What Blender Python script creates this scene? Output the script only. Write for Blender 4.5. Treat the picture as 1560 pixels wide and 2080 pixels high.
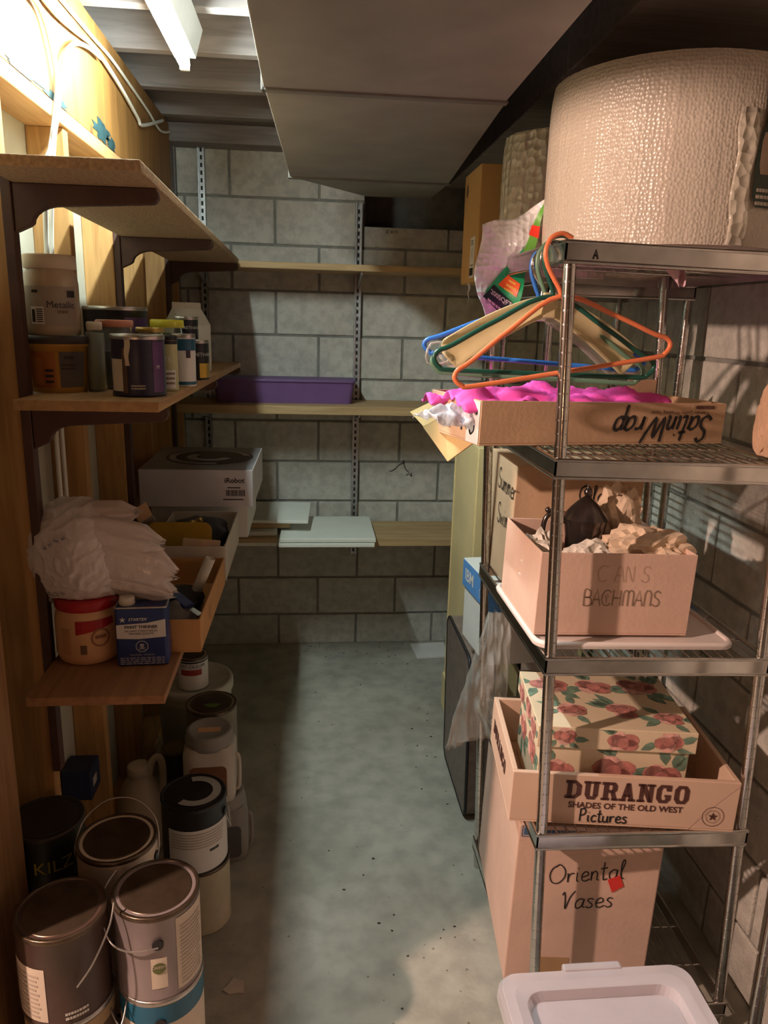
import bpy, bmesh, math, random
from mathutils import Vector, Matrix, noise, Euler
for o in list(bpy.data.objects): bpy.data.objects.remove(o)
SC = bpy.context.scene
COL = SC.collection
random.seed(7)
PI = math.pi

# ---------------------------------------------------------------- camera, light, exposure
cam = bpy.data.cameras.new('camera')
cam.sensor_fit = 'VERTICAL'; cam.sensor_height = 24.0; cam.sensor_width = 18.0
cam.lens = 24.0 * 1542.2 / 2080.0
cam.clip_start = 0.02; cam.clip_end = 50
co = bpy.data.objects.new('camera', cam); COL.objects.link(co)
R_ = Vector((0.99523137, -0.09387831, 0.02648371))
D_ = Vector((0.00255211, -0.24635552, -0.96917617))
F_ = Vector((0.09750903, 0.96462211, -0.24494116))
m = Matrix.Identity(4)
for i in range(3):
    m[i][0] = R_[i]; m[i][1] = -D_[i]; m[i][2] = -F_[i]
m[0][3], m[1][3], m[2][3] = 0.0, 0.0, 1.67
co.matrix_world = m
SC.camera = co

world = bpy.data.worlds.new('world'); SC.world = world
world.use_nodes = True
world.node_tree.nodes['Background'].inputs[0].default_value = (0.9, 0.75, 0.6, 1)
world.node_tree.nodes['Background'].inputs[1].default_value = 0.002

vs = SC.view_settings
vs.view_transform = 'Standard'; vs.look = 'None'; vs.gamma = 1.0
vs.use_curve_mapping = False
vs.exposure = 0.28
SC.cycles.max_bounces = 10
SC.cycles.transparent_max_bounces = 16
SC.cycles.sample_clamp_indirect = 6.0

TUBE_STRENGTH = 255.0
TUBE_COLOR = (0.82, 0.96, 0.93)
def lamp(name, loc, power, col, rad):
    l = bpy.data.lights.new(name, 'POINT'); l.energy = power; l.color = col; l.shadow_soft_size = rad
    o = bpy.data.objects.new(name, l); o.location = loc; COL.objects.link(o); return o
lamp('neighbour_room_bulb', (-1.5, 0.57, 2.08), 205.0, (1.0, 0.67, 0.53), 0.03)
lamp('rear_room_lamp', (-0.25, -1.6, 1.2), 9.5, (1.0, 0.50, 0.27), 0.08)

# ---------------------------------------------------------------- materials
MATS = {}
def _base(name):
    mt = bpy.data.materials.new(name); mt.use_nodes = True
    nt = mt.node_tree
    return mt, nt, nt.nodes['Principled BSDF']
def mat(name, col, rough=0.6, metal=0.0, var=0.12, scale=12.0, bump=0.0, bscale=60.0, trans=0.0, ior=1.45,
        alpha=1.0, coat=0.0, emit=None, estr=0.0, stretch=(1, 1, 1), detail=4.0, spec=0.5, col2=None):
    if name in MATS: return MATS[name]
    mt, nt, b = _base(name)
    N = nt.nodes; L = nt.links
    tc = N.new('ShaderNodeTexCoord'); mp = N.new('ShaderNodeMapping')
    L.new(tc.outputs['Object'], mp.inputs[0]); mp.inputs['Scale'].default_value = stretch
    nz = N.new('ShaderNodeTexNoise'); nz.inputs['Scale'].default_value = scale; nz.inputs['Detail'].default_value = detail
    L.new(mp.outputs[0], nz.inputs[0])
    cr = N.new('ShaderNodeValToRGB')
    cr.color_ramp.elements[0].position = 0.3; cr.color_ramp.elements[1].position = 0.7
    c2 = col2 if col2 else tuple(c * (1 - var) for c in col)
    c1 = col if col2 else tuple(min(1, c * (1 + var)) for c in col)
    cr.color_ramp.elements[0].color = (*c2, 1); cr.color_ramp.elements[1].color = (*c1, 1)
    L.new(nz.outputs['Fac'], cr.inputs[0]); L.new(cr.outputs[0], b.inputs['Base Color'])
    b.inputs['Roughness'].default_value = rough; b.inputs['Metallic'].default_value = metal
    b.inputs['Transmission Weight'].default_value = trans; b.inputs['IOR'].default_value = ior
    b.inputs['Alpha'].default_value = alpha; b.inputs['Coat Weight'].default_value = coat
    b.inputs['Specular IOR Level'].default_value = spec
    if emit:
        b.inputs['Emission Color'].default_value = (*emit, 1); b.inputs['Emission Strength'].default_value = estr
    if bump:
        n2 = N.new('ShaderNodeTexNoise'); n2.inputs['Scale'].default_value = bscale; n2.inputs['Detail'].default_value = 5
        L.new(mp.outputs[0], n2.inputs[0])
        bp = N.new('ShaderNodeBump'); bp.inputs['Strength'].default_value = bump; bp.inputs['Distance'].default_value = 0.01
        L.new(n2.outputs['Fac'], bp.inputs['Height']); L.new(bp.outputs[0], b.inputs['Normal'])
    MATS[name] = mt
    return mt
def wood(name, c1, c2, axis='Y', scale=9.0, rough=0.65, knots=True, kd=0.45):
    if name in MATS: return MATS[name]
    mt, nt, b = _base(name); N = nt.nodes; L = nt.links
    tc = N.new('ShaderNodeTexCoord'); mp = N.new('ShaderNodeMapping')
    s = [1.0, 1.0, 1.0]; s['XYZ'.index(axis)] = 0.07
    mp.inputs['Scale'].default_value = s
    L.new(tc.outputs['Object'], mp.inputs[0])
    nz = N.new('ShaderNodeTexNoise'); nz.inputs['Scale'].default_value = scale * 4; nz.inputs['Detail'].default_value = 6; nz.inputs['Distortion'].default_value = 1.2
    L.new(mp.outputs[0], nz.inputs[0])
    cr = N.new('ShaderNodeValToRGB'); cr.color_ramp.elements[0].position = 0.35; cr.color_ramp.elements[1].position = 0.66
    cr.color_ramp.elements[0].color = (*c2, 1); cr.color_ramp.elements[1].color = (*c1, 1)
    L.new(nz.outputs['Fac'], cr.inputs[0])
    out = cr.outputs[0]
    if knots:
        vo = N.new('ShaderNodeTexVoronoi'); vo.inputs['Scale'].default_value = 5.0
        mp2 = N.new('ShaderNodeMapping'); s2 = [1, 1, 1]; s2['XYZ'.index(axis)] = 0.55; mp2.inputs['Scale'].default_value = s2
        L.new(tc.outputs['Object'], mp2.inputs[0]); L.new(mp2.outputs[0], vo.inputs[0])
        kr = N.new('ShaderNodeValToRGB'); kr.color_ramp.elements[0].position = 0.03; kr.color_ramp.elements[1].position = 0.10
        kr.color_ramp.elements[0].color = (kd, kd * 0.75, kd * 0.6, 1); kr.color_ramp.elements[1].color = (1, 1, 1, 1)
        L.new(vo.outputs['Distance'], kr.inputs[0])
        mx = N.new('ShaderNodeMix'); mx.data_type = 'RGBA'; mx.blend_type = 'MULTIPLY'; mx.inputs[0].default_value = 1.0
        L.new(out, mx.inputs[6]); L.new(kr.outputs[0], mx.inputs[7]); out = mx.outputs[2]
    L.new(out, b.inputs['Base Color'])
    b.inputs['Roughness'].default_value = rough
    bp = N.new('ShaderNodeBump'); bp.inputs['Strength'].default_value = 0.15; bp.inputs['Distance'].default_value = 0.004
    L.new(nz.outputs['Fac'], bp.inputs['Height']); L.new(bp.outputs[0], b.inputs['Normal'])
    MATS[name] = mt
    return mt
def concrete(name, cols, scales=(1.6, 9.0, 60.0), bump=0.25, rough=0.85, spots=True):
    if name in MATS: return MATS[name]
    mt, nt, b = _base(name); N = nt.nodes; L = nt.links
    tc = N.new('ShaderNodeTexCoord')
    def nz(sc, det, dist=0.0):
        n = N.new('ShaderNodeTexNoise'); n.inputs['Scale'].default_value = sc; n.inputs['Detail'].default_value = det
        n.inputs['Distortion'].default_value = dist
        L.new(tc.outputs['Object'], n.inputs[0]); return n
    a, c, f = nz(scales[0], 6, 0.6), nz(scales[1], 6), nz(scales[2], 3)
    cr = N.new('ShaderNodeValToRGB'); e = cr.color_ramp.elements
    e[0].position = 0.3; e[0].color = (*cols[0], 1); e[1].position = 0.7; e[1].color = (*cols[2], 1)
    k = e.new(0.5); k.color = (*cols[1], 1)
    L.new(a.outputs['Fac'], cr.inputs[0])
    cr2 = N.new('ShaderNodeValToRGB'); e = cr2.color_ramp.elements
    e[0].position = 0.36; e[0].color = (0.74, 0.74, 0.74, 1); e[1].position = 0.6; e[1].color = (1.06, 1.06, 1.05, 1)
    L.new(c.outputs['Fac'], cr2.inputs[0])
    mx = N.new('ShaderNodeMix'); mx.data_type = 'RGBA'; mx.blend_type = 'MULTIPLY'; mx.inputs[0].default_value = 0.7
    L.new(cr.outputs[0], mx.inputs[6]); L.new(cr2.outputs[0], mx.inputs[7])
    out = mx.outputs[2]
    if spots:
        v = N.new('ShaderNodeTexVoronoi'); v.inputs['Scale'].default_value = 16.0
        L.new(tc.outputs['Object'], v.inputs[0])
        kr = N.new('ShaderNodeValToRGB'); kr.color_ramp.elements[0].position = 0.035; kr.color_ramp.elements[1].position = 0.075
        kr.color_ramp.elements[0].color = (0.35, 0.32, 0.28, 1); kr.color_ramp.elements[1].color = (1, 1, 1, 1)
        L.new(v.outputs['Distance'], kr.inputs[0])
        m3 = N.new('ShaderNodeMix'); m3.data_type = 'RGBA'; m3.blend_type = 'MULTIPLY'; m3.inputs[0].default_value = 0.8
        L.new(out, m3.inputs[6]); L.new(kr.outputs[0], m3.inputs[7]); out = m3.outputs[2]
    L.new(out, b.inputs['Base Color']); b.inputs['Roughness'].default_value = rough
    bp = N.new('ShaderNodeBump'); bp.inputs['Strength'].default_value = bump; bp.inputs['Distance'].default_value = 0.006
    L.new(f.outputs['Fac'], bp.inputs['Height']); L.new(bp.outputs[0], b.inputs['Normal'])
    MATS[name] = mt
    return mt

# ---------------------------------------------------------------- mesh helpers
class MB:
    def __init__(s): s.v = []; s.f = []; s.m = []; s.s = []
    def add(s, vs, fs, mi=0, smooth=False):
        o = len(s.v); s.v += [tuple(v) for v in vs]
        for f in fs: s.f.append([i + o for i in f]); s.m.append(mi); s.s.append(smooth)
        return s
    def box(s, x0, x1, y0, y1, z0, z1, mi=0):
        vs = [(x0, y0, z0), (x1, y0, z0), (x1, y1, z0), (x0, y1, z0), (x0, y0, z1), (x1, y0, z1), (x1, y1, z1), (x0, y1, z1)]
        return s.add(vs, [(0, 3, 2, 1), (4, 5, 6, 7), (0, 1, 5, 4), (1, 2, 6, 5), (2, 3, 7, 6), (3, 0, 4, 7)], mi)
    def hexa(s, b, t, mi=0):      # four bottom points, four top points (same turn)
        return s.add(list(b) + list(t), [(0, 3, 2, 1), (4, 5, 6, 7), (0, 1, 5, 4), (1, 2, 6, 5), (2, 3, 7, 6), (3, 0, 4, 7)], mi)
    def lathe(s, prof, seg=32, c=(0, 0, 0), mi=0, cap0=True, cap1=True, smooth=True, a0=0.0, a1=2 * PI, sq=None):
        full = abs(a1 - a0 - 2 * PI) < 1e-6
        n = seg if full else seg + 1
        vs = []
        for r, z in prof:
            for i in range(n):
                a = a0 + (a1 - a0) * i / seg
                x, y = math.sin(a), -math.cos(a)
                if sq:                               # rounded square section
                    k = (abs(x) ** sq + abs(y) ** sq) ** (-1.0 / sq); x *= k; y *= k
                vs.append((c[0] + r * x, c[1] + r * y, c[2] + z))
        fs = []
        for j in range(len(prof) - 1):
            for i in range(seg if not full else n):
                i2 = (i + 1) % n
                if not full and i2 == 0: continue
                fs.append((j * n + i, j * n + i2, (j + 1) * n + i2, (j + 1) * n + i))
        s.add(vs, fs, mi, smooth)
        if full:
            if cap0 and prof[0][0] > 1e-5: s.add(vs[:n], [tuple(reversed(range(n)))], mi)
            if cap1 and prof[-1][0] > 1e-5: s.add(vs[-n:], [tuple(range(n))], mi)
        return s
    def tube(s, path, r, seg=8, closed=False, mi=0, radii=None):
        P = [Vector(p) for p in path]; n = len(P)
        T = []
        for i in range(n):
            if closed: t = P[(i + 1) % n] - P[i - 1]
            else: t = P[min(i + 1, n - 1)] - P[max(i - 1, 0)]
            T.append(t.normalized() if t.length > 1e-9 else Vector((0, 0, 1)))
        up = Vector((0, 0, 1)) if abs(T[0].z) < 0.9 else Vector((1, 0, 0))
        nrm = (up - T[0] * up.dot(T[0])).normalized()
        vs = []
        for i in range(n):
            nrm = (nrm - T[i] * nrm.dot(T[i]))
            nrm = nrm.normalized() if nrm.length > 1e-6 else Vector((1, 0, 0))
            bn = T[i].cross(nrm)
            rr = radii[i] if radii else r
            for k in range(seg):
                a = 2 * PI * k / seg
                vs.append(P[i] + (nrm * math.cos(a) + bn * math.sin(a)) * rr)
        fs = []
        for i in range(n if closed else n - 1):
            j = (i + 1) % n
            for k in range(seg):
                k2 = (k + 1) % seg
                fs.append((i * seg + k, i * seg + k2, j * seg + k2, j * seg + k))
        s.add(vs, fs, mi, True)
        if not closed:
            s.add(vs[:seg], [tuple(reversed(range(seg)))], mi); s.add(vs[-seg:], [tuple(range(seg))], mi)
        return s
    def prism(s, pts, o, ax, ay, az, t, mi=0):      # 2D outline in plane (ax, ay) from o, thickness t along az
        o, ax, ay, az = Vector(o), Vector(ax), Vector(ay), Vector(az)
        n = len(pts)
        a = [o + ax * p[0] + ay * p[1] for p in pts]; b = [q + az * t for q in a]
        fs = [tuple(reversed(range(n))), tuple(range(n, 2 * n))] + [(i, (i + 1) % n, (i + 1) % n + n, i + n) for i in range(n)]
        return s.add(a + b, fs, mi)
    def grid(s, fn, nu, nv, mi=0, smooth=True, closed_u=False):
        vs = [fn(i / (nu if closed_u else nu - 1), j / (nv - 1)) for j in range(nv) for i in range(nu)]
        fs = []
        for j in range(nv - 1):
            for i in range(nu if closed_u else nu - 1):
                i2 = (i + 1) % nu
                fs.append((j * nu + i, j * nu + i2, (j + 1) * nu + i2, (j + 1) * nu + i))
        return s.add(vs, fs, mi, smooth)
def link(o, parent=None):
    COL.objects.link(o)
    if parent: o.parent = parent
    return o
def obj(name, mb, mats, parent=None, bevel=0.0, loc=None, rot=None, solid=0.0, kind=None, subsurf=0, fixn=False):
    me = bpy.data.meshes.new(name)
    me.from_pydata(mb.v, [], mb.f)
    if not isinstance(mats, (list, tuple)): mats = [mats]
    for mt in mats: me.materials.append(mt)
    me.polygons.foreach_set('material_index', mb.m)
    me.polygons.foreach_set('use_smooth', mb.s)
    me.update()
    if fixn:
        bm = bmesh.new(); bm.from_mesh(me); bmesh.ops.recalc_face_normals(bm, faces=bm.faces); bm.to_mesh(me); bm.free()
    o = bpy.data.objects.new(name, me)
    link(o, parent)
    if loc: o.location = loc
    if rot: o.rotation_euler = rot
    if solid:
        md = o.modifiers.new('thick', 'SOLIDIFY'); md.thickness = solid; md.offset = 0
    if subsurf:
        md = o.modifiers.new('smooth', 'SUBSURF'); md.levels = subsurf; md.render_levels = subsurf
    if bevel:
        md = o.modifiers.new('bevel', 'BEVEL'); md.width = bevel; md.segments = 2; md.limit_method = 'ANGLE'
    if kind: o['kind'] = kind
    return o
def tag(o, label, cat, group=None):
    o['label'] = label; o['category'] = cat
    if group: o['group'] = group
    return o
def thing(name, label, cat, loc=(0, 0, 0), rot=(0, 0, 0), group=None):
    o = bpy.data.objects.new(name, None); link(o); o.empty_display_size = 0.05
    o.location = loc; o.rotation_euler = rot
    return tag(o, label, cat, group)
def struct(name, mb, mats, parent=None, bevel=0.0):
    o = obj(name, mb, mats, parent, bevel)
    if not parent: o['kind'] = 'structure'
    return o
def smooth_path(pts, sub=6, closed=False):
    P = [Vector(p) for p in pts]; n = len(P); out = []
    rng = range(n) if closed else range(n - 1)
    for i in rng:
        if closed: p0, p1, p2, p3 = P[i - 1], P[i], P[(i + 1) % n], P[(i + 2) % n]
        else: p0, p1, p2, p3 = P[max(i - 1, 0)], P[i], P[i + 1], P[min(i + 2, n - 1)]
        for k in range(sub):
            t = k / sub
            out.append(0.5 * ((2 * p1) + (p2 - p0) * t + (2 * p0 - 5 * p1 + 4 * p2 - p3) * t * t + (3 * p1 - p0 - 3 * p2 + p3) * t ** 3))
    if not closed: out.append(P[-1])
    return out
# ---- lettering
_TX = {}
def text2d(s, size=1.0, bold=0.0, shear=0.0, sx=1.0, align='CENTER'):
    key = (s, bold, shear, align)
    if key not in _TX:
        cu = bpy.data.curves.new('t', 'FONT'); cu.body = s; cu.size = 1.0; cu.offset = bold; cu.shear = shear
        cu.align_x = align; cu.align_y = 'CENTER'; cu.resolution_u = 3; cu.fill_mode = 'FRONT'
        ob = bpy.data.objects.new('t', cu); COL.objects.link(ob)
        dg = bpy.context.evaluated_depsgraph_get(); dg.update()
        me = bpy.data.meshes.new_from_object(ob.evaluated_get(dg))
        _TX[key] = ([tuple(v.co) for v in me.vertices], [tuple(p.vertices) for p in me.polygons])
        bpy.data.objects.remove(ob); bpy.data.curves.remove(cu); bpy.data.meshes.remove(me)
    v, f = _TX[key]
    return [(p[0] * size * sx, p[1] * size) for p in v], f
def flat_text(mb, s, size, o, right, up, mi=0, **kw):
    v, f = text2d(s, size, **kw); o, right, up = Vector(o), Vector(right), Vector(up)
    mb.add([o + right * x + up * y for x, y in v], f, mi); return mb
def cyl_text(mb, s, size, R, a, z, mi=0, c=(0, 0), **kw):
    v, f = text2d(s, size, **kw)
    mb.add([(c[0] + R * math.sin(a + x / R), c[1] - R * math.cos(a + x / R), z + y) for x, y in v], f, mi); return mb
def cyl_patch(mb, R, a0, a1, z0, z1, mi=0, seg=None, R2=None):
    n = seg or max(3, int(abs(a1 - a0) / 0.12) + 1); R2 = R2 or R
    vs = [(r * math.sin(a0 + (a1 - a0) * i / n), -r * math.cos(a0 + (a1 - a0) * i / n), z) for (r, z) in ((R, z0), (R2, z1)) for i in range(n + 1)]
    mb.add(vs, [(i, i + 1, n + 2 + i, n + 1 + i) for i in range(n)], mi, True); return mb
def cyl_bars(mb, R, a0, a1, z, h, seed=1, rows=1, gap=1.9, mi=0):       # illegible small print as dashes round a can
    rr = random.Random(seed)
    for k in range(rows):
        a = a0; zz = z - k * h * gap
        while a < a1 - .01:
            l = rr.uniform(.05, .16) * (a1 - a0) + .01; cyl_patch(mb, R, a, min(a + l, a1), zz - h / 2, zz + h / 2, mi, 3); a += l + .025 * (a1 - a0)
    return mb
def flat_bars(mb, x0, x1, y, h, o, right, up, seed=1, rows=1, gap=1.9, mi=0):
    rr = random.Random(seed); L = []
    for k in range(rows):
        x = x0; yy = y - k * h * gap
        while x < x1 - 1e-4:
            l = rr.uniform(.06, .16) * (x1 - x0); L.append(rq(x, min(x + l, x1), yy - h / 2, yy + h / 2)); x += l + .025 * (x1 - x0)
    rects(mb, L, o, right, up, mi); return mb
def ribbon(mb, pts, w, o, right, up, mi=0, taper=False):
    o, right, up = Vector(o), Vector(right), Vector(up)
    n = len(pts); vs = []
    for i in range(n):
        a = pts[max(i - 1, 0)]; b = pts[min(i + 1, n - 1)]
        d = Vector((b[0] - a[0], b[1] - a[1])); d = d.normalized() if d.length > 1e-9 else Vector((1, 0))
        ww = w * (0.55 + 0.45 * abs(d.x * 0.5 - d.y * 0.86)) if taper else w
        p = Vector((pts[i][0], pts[i][1])); q = Vector((-d.y, d.x)) * ww * 0.5
        for e in (p + q, p - q): vs.append(o + right * e.x + up * e.y)
    mb.add(vs, [(2 * i, 2 * i + 1, 2 * i + 3, 2 * i + 2) for i in range(n - 1)], mi)
HW = {  # single-stroke hand lettering: advance, strokes
 'a': (.52, [[(.42, .45), (.25, .5), (.08, .32), (.1, .06), (.24, 0), (.38, .14), (.44, .48), (.42, .1), (.52, .02)]]),
 'c': (.46, [[(.4, .42), (.25, .5), (.08, .3), (.12, .06), (.25, 0), (.42, .08)]]),
 'd': (.54, [[(.4, .4), (.25, .5), (.08, .3), (.12, .05), (.28, 0), (.4, .2), (.43, 1), (.42, .1), (.5, 0)]]),
 'e': (.46, [[(.06, .22), (.36, .3), (.34, .46), (.2, .5), (.07, .3), (.12, .05), (.28, 0), (.46, .1)]]),
 'i': (.26, [[(.1, .5), (.1, .08), (.2, 0)], [(.12, .7), (.15, .74)]]),
 'l': (.3, [[(.06, .2), (.24, .85), (.17, 1), (.1, .75), (.12, .08), (.26, 0)]]),
 'm': (.66, [[(.06, .5), (.07, 0), (.1, .35), (.22, .5), (.28, .35), (.28, 0), (.31, .35), (.44, .5), (.52, .35), (.52, .06), (.62, 0)]]),
 'n': (.48, [[(.06, .5), (.07, 0), (.1, .35), (.24, .5), (.34, .35), (.34, .06), (.44, 0)]]),
 'o': (.48, [[(.24, .5), (.08, .3), (.12, .04), (.28, 0), (.42, .2), (.36, .45), (.22, .5)]]),
 'p': (.5, [[(.08, .5), (.06, -.45)], [(.08, .3), (.22, .5), (.4, .4), (.38, .1), (.2, 0), (.08, .12)]]),
 'r': (.4, [[(.06, .5), (.08, 0), (.1, .3), (.2, .46), (.36, .46)]]),
 's': (.42, [[(.36, .44), (.2, .5), (.1, .38), (.3, .2), (.32, .05), (.16, 0), (.04, .08)]]),
 't': (.36, [[(.16, .95), (.14, .1), (.22, 0), (.34, .06)], [(.0, .6), (.32, .64)]]),
 'u': (.5, [[(.06, .5), (.06, .12), (.18, 0), (.34, .12), (.38, .5), (.38, .06), (.48, 0)]]),
 'w': (.64, [[(.04, .5), (.12, .02), (.3, .4), (.44, .02), (.58, .5)]]),
 'y': (.46, [[(.06, .5), (.08, .2), (.22, .12), (.36, .5), (.3, -.2), (.14, -.4), (.06, -.25)]]),
 'O': (.85, [[(.45, 1), (.15, .8), (.05, .4), (.2, .05), (.5, 0), (.75, .3), (.75, .7), (.5, 1), (.3, .9)]]),
 'P': (.55, [[(.1, 1), (.08, 0)], [(.08, .95), (.35, 1), (.45, .75), (.32, .52), (.08, .48)]]),
 'V': (.6, [[(.0, .75), (.08, .9), (.16, .5), (.22, 0), (.36, .6), (.56, .95)]]),
 'S': (.6, [[(.52, .85), (.35, 1), (.15, .85), (.18, .6), (.45, .4), (.48, .12), (.25, 0), (.04, .15)]]),
 'W': (1.0, [[(.02, .95), (.12, .02), (.4, .8), (.52, .02), (.92, 1)]]),
 'F': (.55, [[(.1, 1), (.1, 0)], [(.06, .98), (.5, 1)], [(.1, .55), (.4, .56)]]),
 'C': (.7, [[(.6, .85), (.4, 1), (.15, .85), (.05, .5), (.15, .12), (.4, 0), (.62, .15)]]),
 'A': (.62, [[(.02, 0), (.3, 1), (.56, 0)], [(.12, .38), (.46, .38)]]),
 'N': (.62, [[(.06, 0), (.08, 1), (.5, 0), (.52, 1)]]),
 'B': (.66, [[(.1, 0), (.1, 1), (.4, 1), (.52, .85), (.5, .62), (.36, .54), (.14, .54), (.44, .52), (.58, .36), (.58, .15), (.44, 0), (.1, 0)]]),
 'H': (.66, [[(.1, 1), (.1, 0)], [(.1, .5), (.55, .5)], [(.55, 1), (.55, 0)]]),
 'M': (.86, [[(.1, 0), (.1, .8), (.2, 1), (.34, 1), (.42, .85), (.42, 0)], [(.42, .85), (.52, 1), (.66, 1), (.76, .8), (.76, 0)]]),
 'n_': (.6, [[(.1, 0), (.1, .8), (.2, 1), (.38, 1), (.5, .8), (.5, 0)]]),
 ' ': (.35, [])}
def hand(mb, s, size, w, o, right, up, mi=0, sub=5, taper=False, jitter=0.0, smooth=True, slant=0.0, keys=None):
    x = 0; rnd = random.Random(len(s) * 7 + 3)
    for ch in (keys or s):
        adv, st = HW[ch]; dy = (rnd.random() - .5) * jitter
        for k in st:
            p = [((x + a + b * slant) * size, (b + dy) * size, 0) for a, b in k]
            if smooth and len(p) > 2: p = smooth_path(p, sub)
            ribbon(mb, [(q[0], q[1]) for q in p], w, o, right, up, mi, taper)
        x += adv
    return x * size
def rects(mb, L, o, right, up, mi=0):    # list of 2D polygons on a flat face
    o, right, up = Vector(o), Vector(right), Vector(up)
    for q in L: mb.add([o + right * x + up * y for x, y in q], [tuple(range(len(q)))], mi)
def rq(x0, x1, y0, y1): return [(x0, y0), (x1, y0), (x1, y1), (x0, y1)]
def crumple(rx, ry, rz, seed, amp=0.25, freq=2.2, sub=4, flat=None, fold=0.5, smooth=True):
    bm = bmesh.new(); bmesh.ops.create_icosphere(bm, subdivisions=sub, radius=1.0)
    off = Vector((seed * 3.17, seed * 1.7, seed * 0.9)); mb = MB(); vs = []
    for v in bm.verts:
        p = v.co.copy()
        n1 = noise.noise(p * freq + off); r1 = 1 - abs(noise.noise(p * freq * 1.7 + off * 2)) * 2
        r2 = 1 - abs(noise.noise(p * freq * 3.9 + off * 3)) * 2
        k = 1 + amp * (n1 * 0.9 + fold * 0.45 * r1 + fold * 0.22 * r2)
        q = Vector((p.x * rx * k, p.y * ry * k, p.z * rz * k))
        if flat is not None and q.z < flat: q.z = flat + (q.z - flat) * 0.05
        vs.append(q)
    mb.add(vs, [tuple(v.index for v in f.verts) for f in bm.faces], 0, smooth); bm.free(); return mb
CAB1 = [(-0.588, 1.881, 2.314), (-0.588, 1.935, 2.31), (-0.588, 1.977, 2.285), (-0.588, 2.01, 2.241), (-0.588, 2.027, 2.185), (-0.588, 1.992, 2.114), (-0.588, 1.94, 2.03), (-0.588, 1.889, 1.969), (-0.64, 2.02, 1.8), (-0.655, 2.03, 1.4), (-0.655, 2.03, 0.95), (-0.65, 2.03, 0.62)]
CAB2 = [(-0.586, 2.443, 2.361), (-0.586, 2.317, 2.349), (-0.586, 2.201, 2.323), (-0.586, 2.124, 2.286), (-0.586, 2.077, 2.235), (-0.586, 2.036, 2.171), (-0.586, 1.989, 2.097), (-0.586, 1.949, 2.021), (-0.64, 2.055, 1.8), (-0.65, 2.06, 1.4), (-0.65, 2.06, 0.95), (-0.65, 2.05, 0.65)]
CAB3 = [(-0.59, 1.942, 2.341), (-0.59, 2.065, 2.34), (-0.59, 2.201, 2.352), (-0.59, 2.385, 2.372), (-0.59, 2.569, 2.363), (-0.59, 2.751, 2.344), (-0.59, 2.925, 2.319), (-0.59, 3.003, 2.314), (-0.59, 3.4, 2.42)]
CAB4 = [(-0.594, 2.079, 2.39), (-0.594, 2.226, 2.394), (-0.594, 2.407, 2.399), (-0.594, 2.596, 2.406), (-0.594, 2.831, 2.4), (-0.594, 3.126, 2.39), (-0.594, 3.359, 2.375), (-0.594, 3.588, 2.419)]
# ---------------------------------------------------------------- materials in use
M_block = concrete('concrete_block', ((0.51, 0.49, 0.435), (0.56, 0.54, 0.48), (0.60, 0.58, 0.52)), (2.2, 30, 170), 0.55, 0.9, False)
M_blockr = M_block
M_mortar = concrete('mortar', ((0.23, 0.225, 0.20), (0.26, 0.255, 0.23), (0.29, 0.285, 0.26)), (3, 20, 120), 0.5, 0.95, False)
M_floor = concrete('concrete_floor', ((0.32, 0.305, 0.25), (0.40, 0.38, 0.32), (0.48, 0.455, 0.385)), (2.6, 13, 80), 0.25, 0.75, True)
M_pineY = wood('pine_along', (0.48, 0.28, 0.115), (0.36, 0.195, 0.075), 'Y')
M_pineX = wood('pine_across', (0.52, 0.36, 0.18), (0.38, 0.245, 0.11), 'X')
M_pineZ = wood('pine_upright', (0.50, 0.28, 0.10), (0.36, 0.185, 0.06), 'Z')
M_ply = wood('plywood_sheet', (0.30, 0.145, 0.034), (0.19, 0.085, 0.019), 'Z', 5.0)
M_jamb = wood('jamb_pine', (0.33, 0.17, 0.065), (0.23, 0.11, 0.04), 'Z')
M_lowpine = wood('aged_pine', (0.36, 0.18, 0.075), (0.25, 0.115, 0.045), 'Y')
M_joist = wood('old_joist', (0.25, 0.22, 0.21), (0.17, 0.145, 0.135), 'X', 8, knots=False)
M_deck = wood('old_deck', (0.22, 0.19, 0.18), (0.15, 0.13, 0.12), 'Y', 6, knots=False)
M_dark = mat('dark_brown_paint', (0.075, 0.036, 0.026), 0.55, var=0.2)
M_pale = mat('pale_backing', (0.45, 0.43, 0.34), 0.8, var=0.08, scale=6)
M_plain = mat('plain_plaster', (0.22, 0.18, 0.14), 0.9, var=0.05)
M_duct = mat('duct_sheet', (0.30, 0.285, 0.26), 0.55, 0.25, var=0.15, scale=5, detail=8)
M_seam = mat('duct_seam', (0.19, 0.18, 0.165), 0.5, 0.3)
M_recess = mat('dark_recess', (0.02, 0.02, 0.022), 0.9)  # near-black made for the wall recess, assigned to no part
M_white = mat('white_enamel', (0.82, 0.83, 0.82), 0.35, var=0.04)
M_cable = mat('white_cable', (0.80, 0.78, 0.70), 0.4, var=0.06)
M_steel = mat('galvanised', (0.42, 0.44, 0.45), 0.4, 0.8, var=0.2, scale=40)
M_slot = mat('slot_dark', (0.02, 0.02, 0.02), 0.8)
M_chip = mat('particle_board', (0.44, 0.30, 0.17), 0.8, var=0.25, scale=130, bump=0.3, bscale=160)
M_black = mat('black_print', (0.02, 0.018, 0.018), 0.6)
M_teal = mat('teal_smear', (0.012, 0.04, 0.045), 0.6, var=0.4, scale=30)

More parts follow.
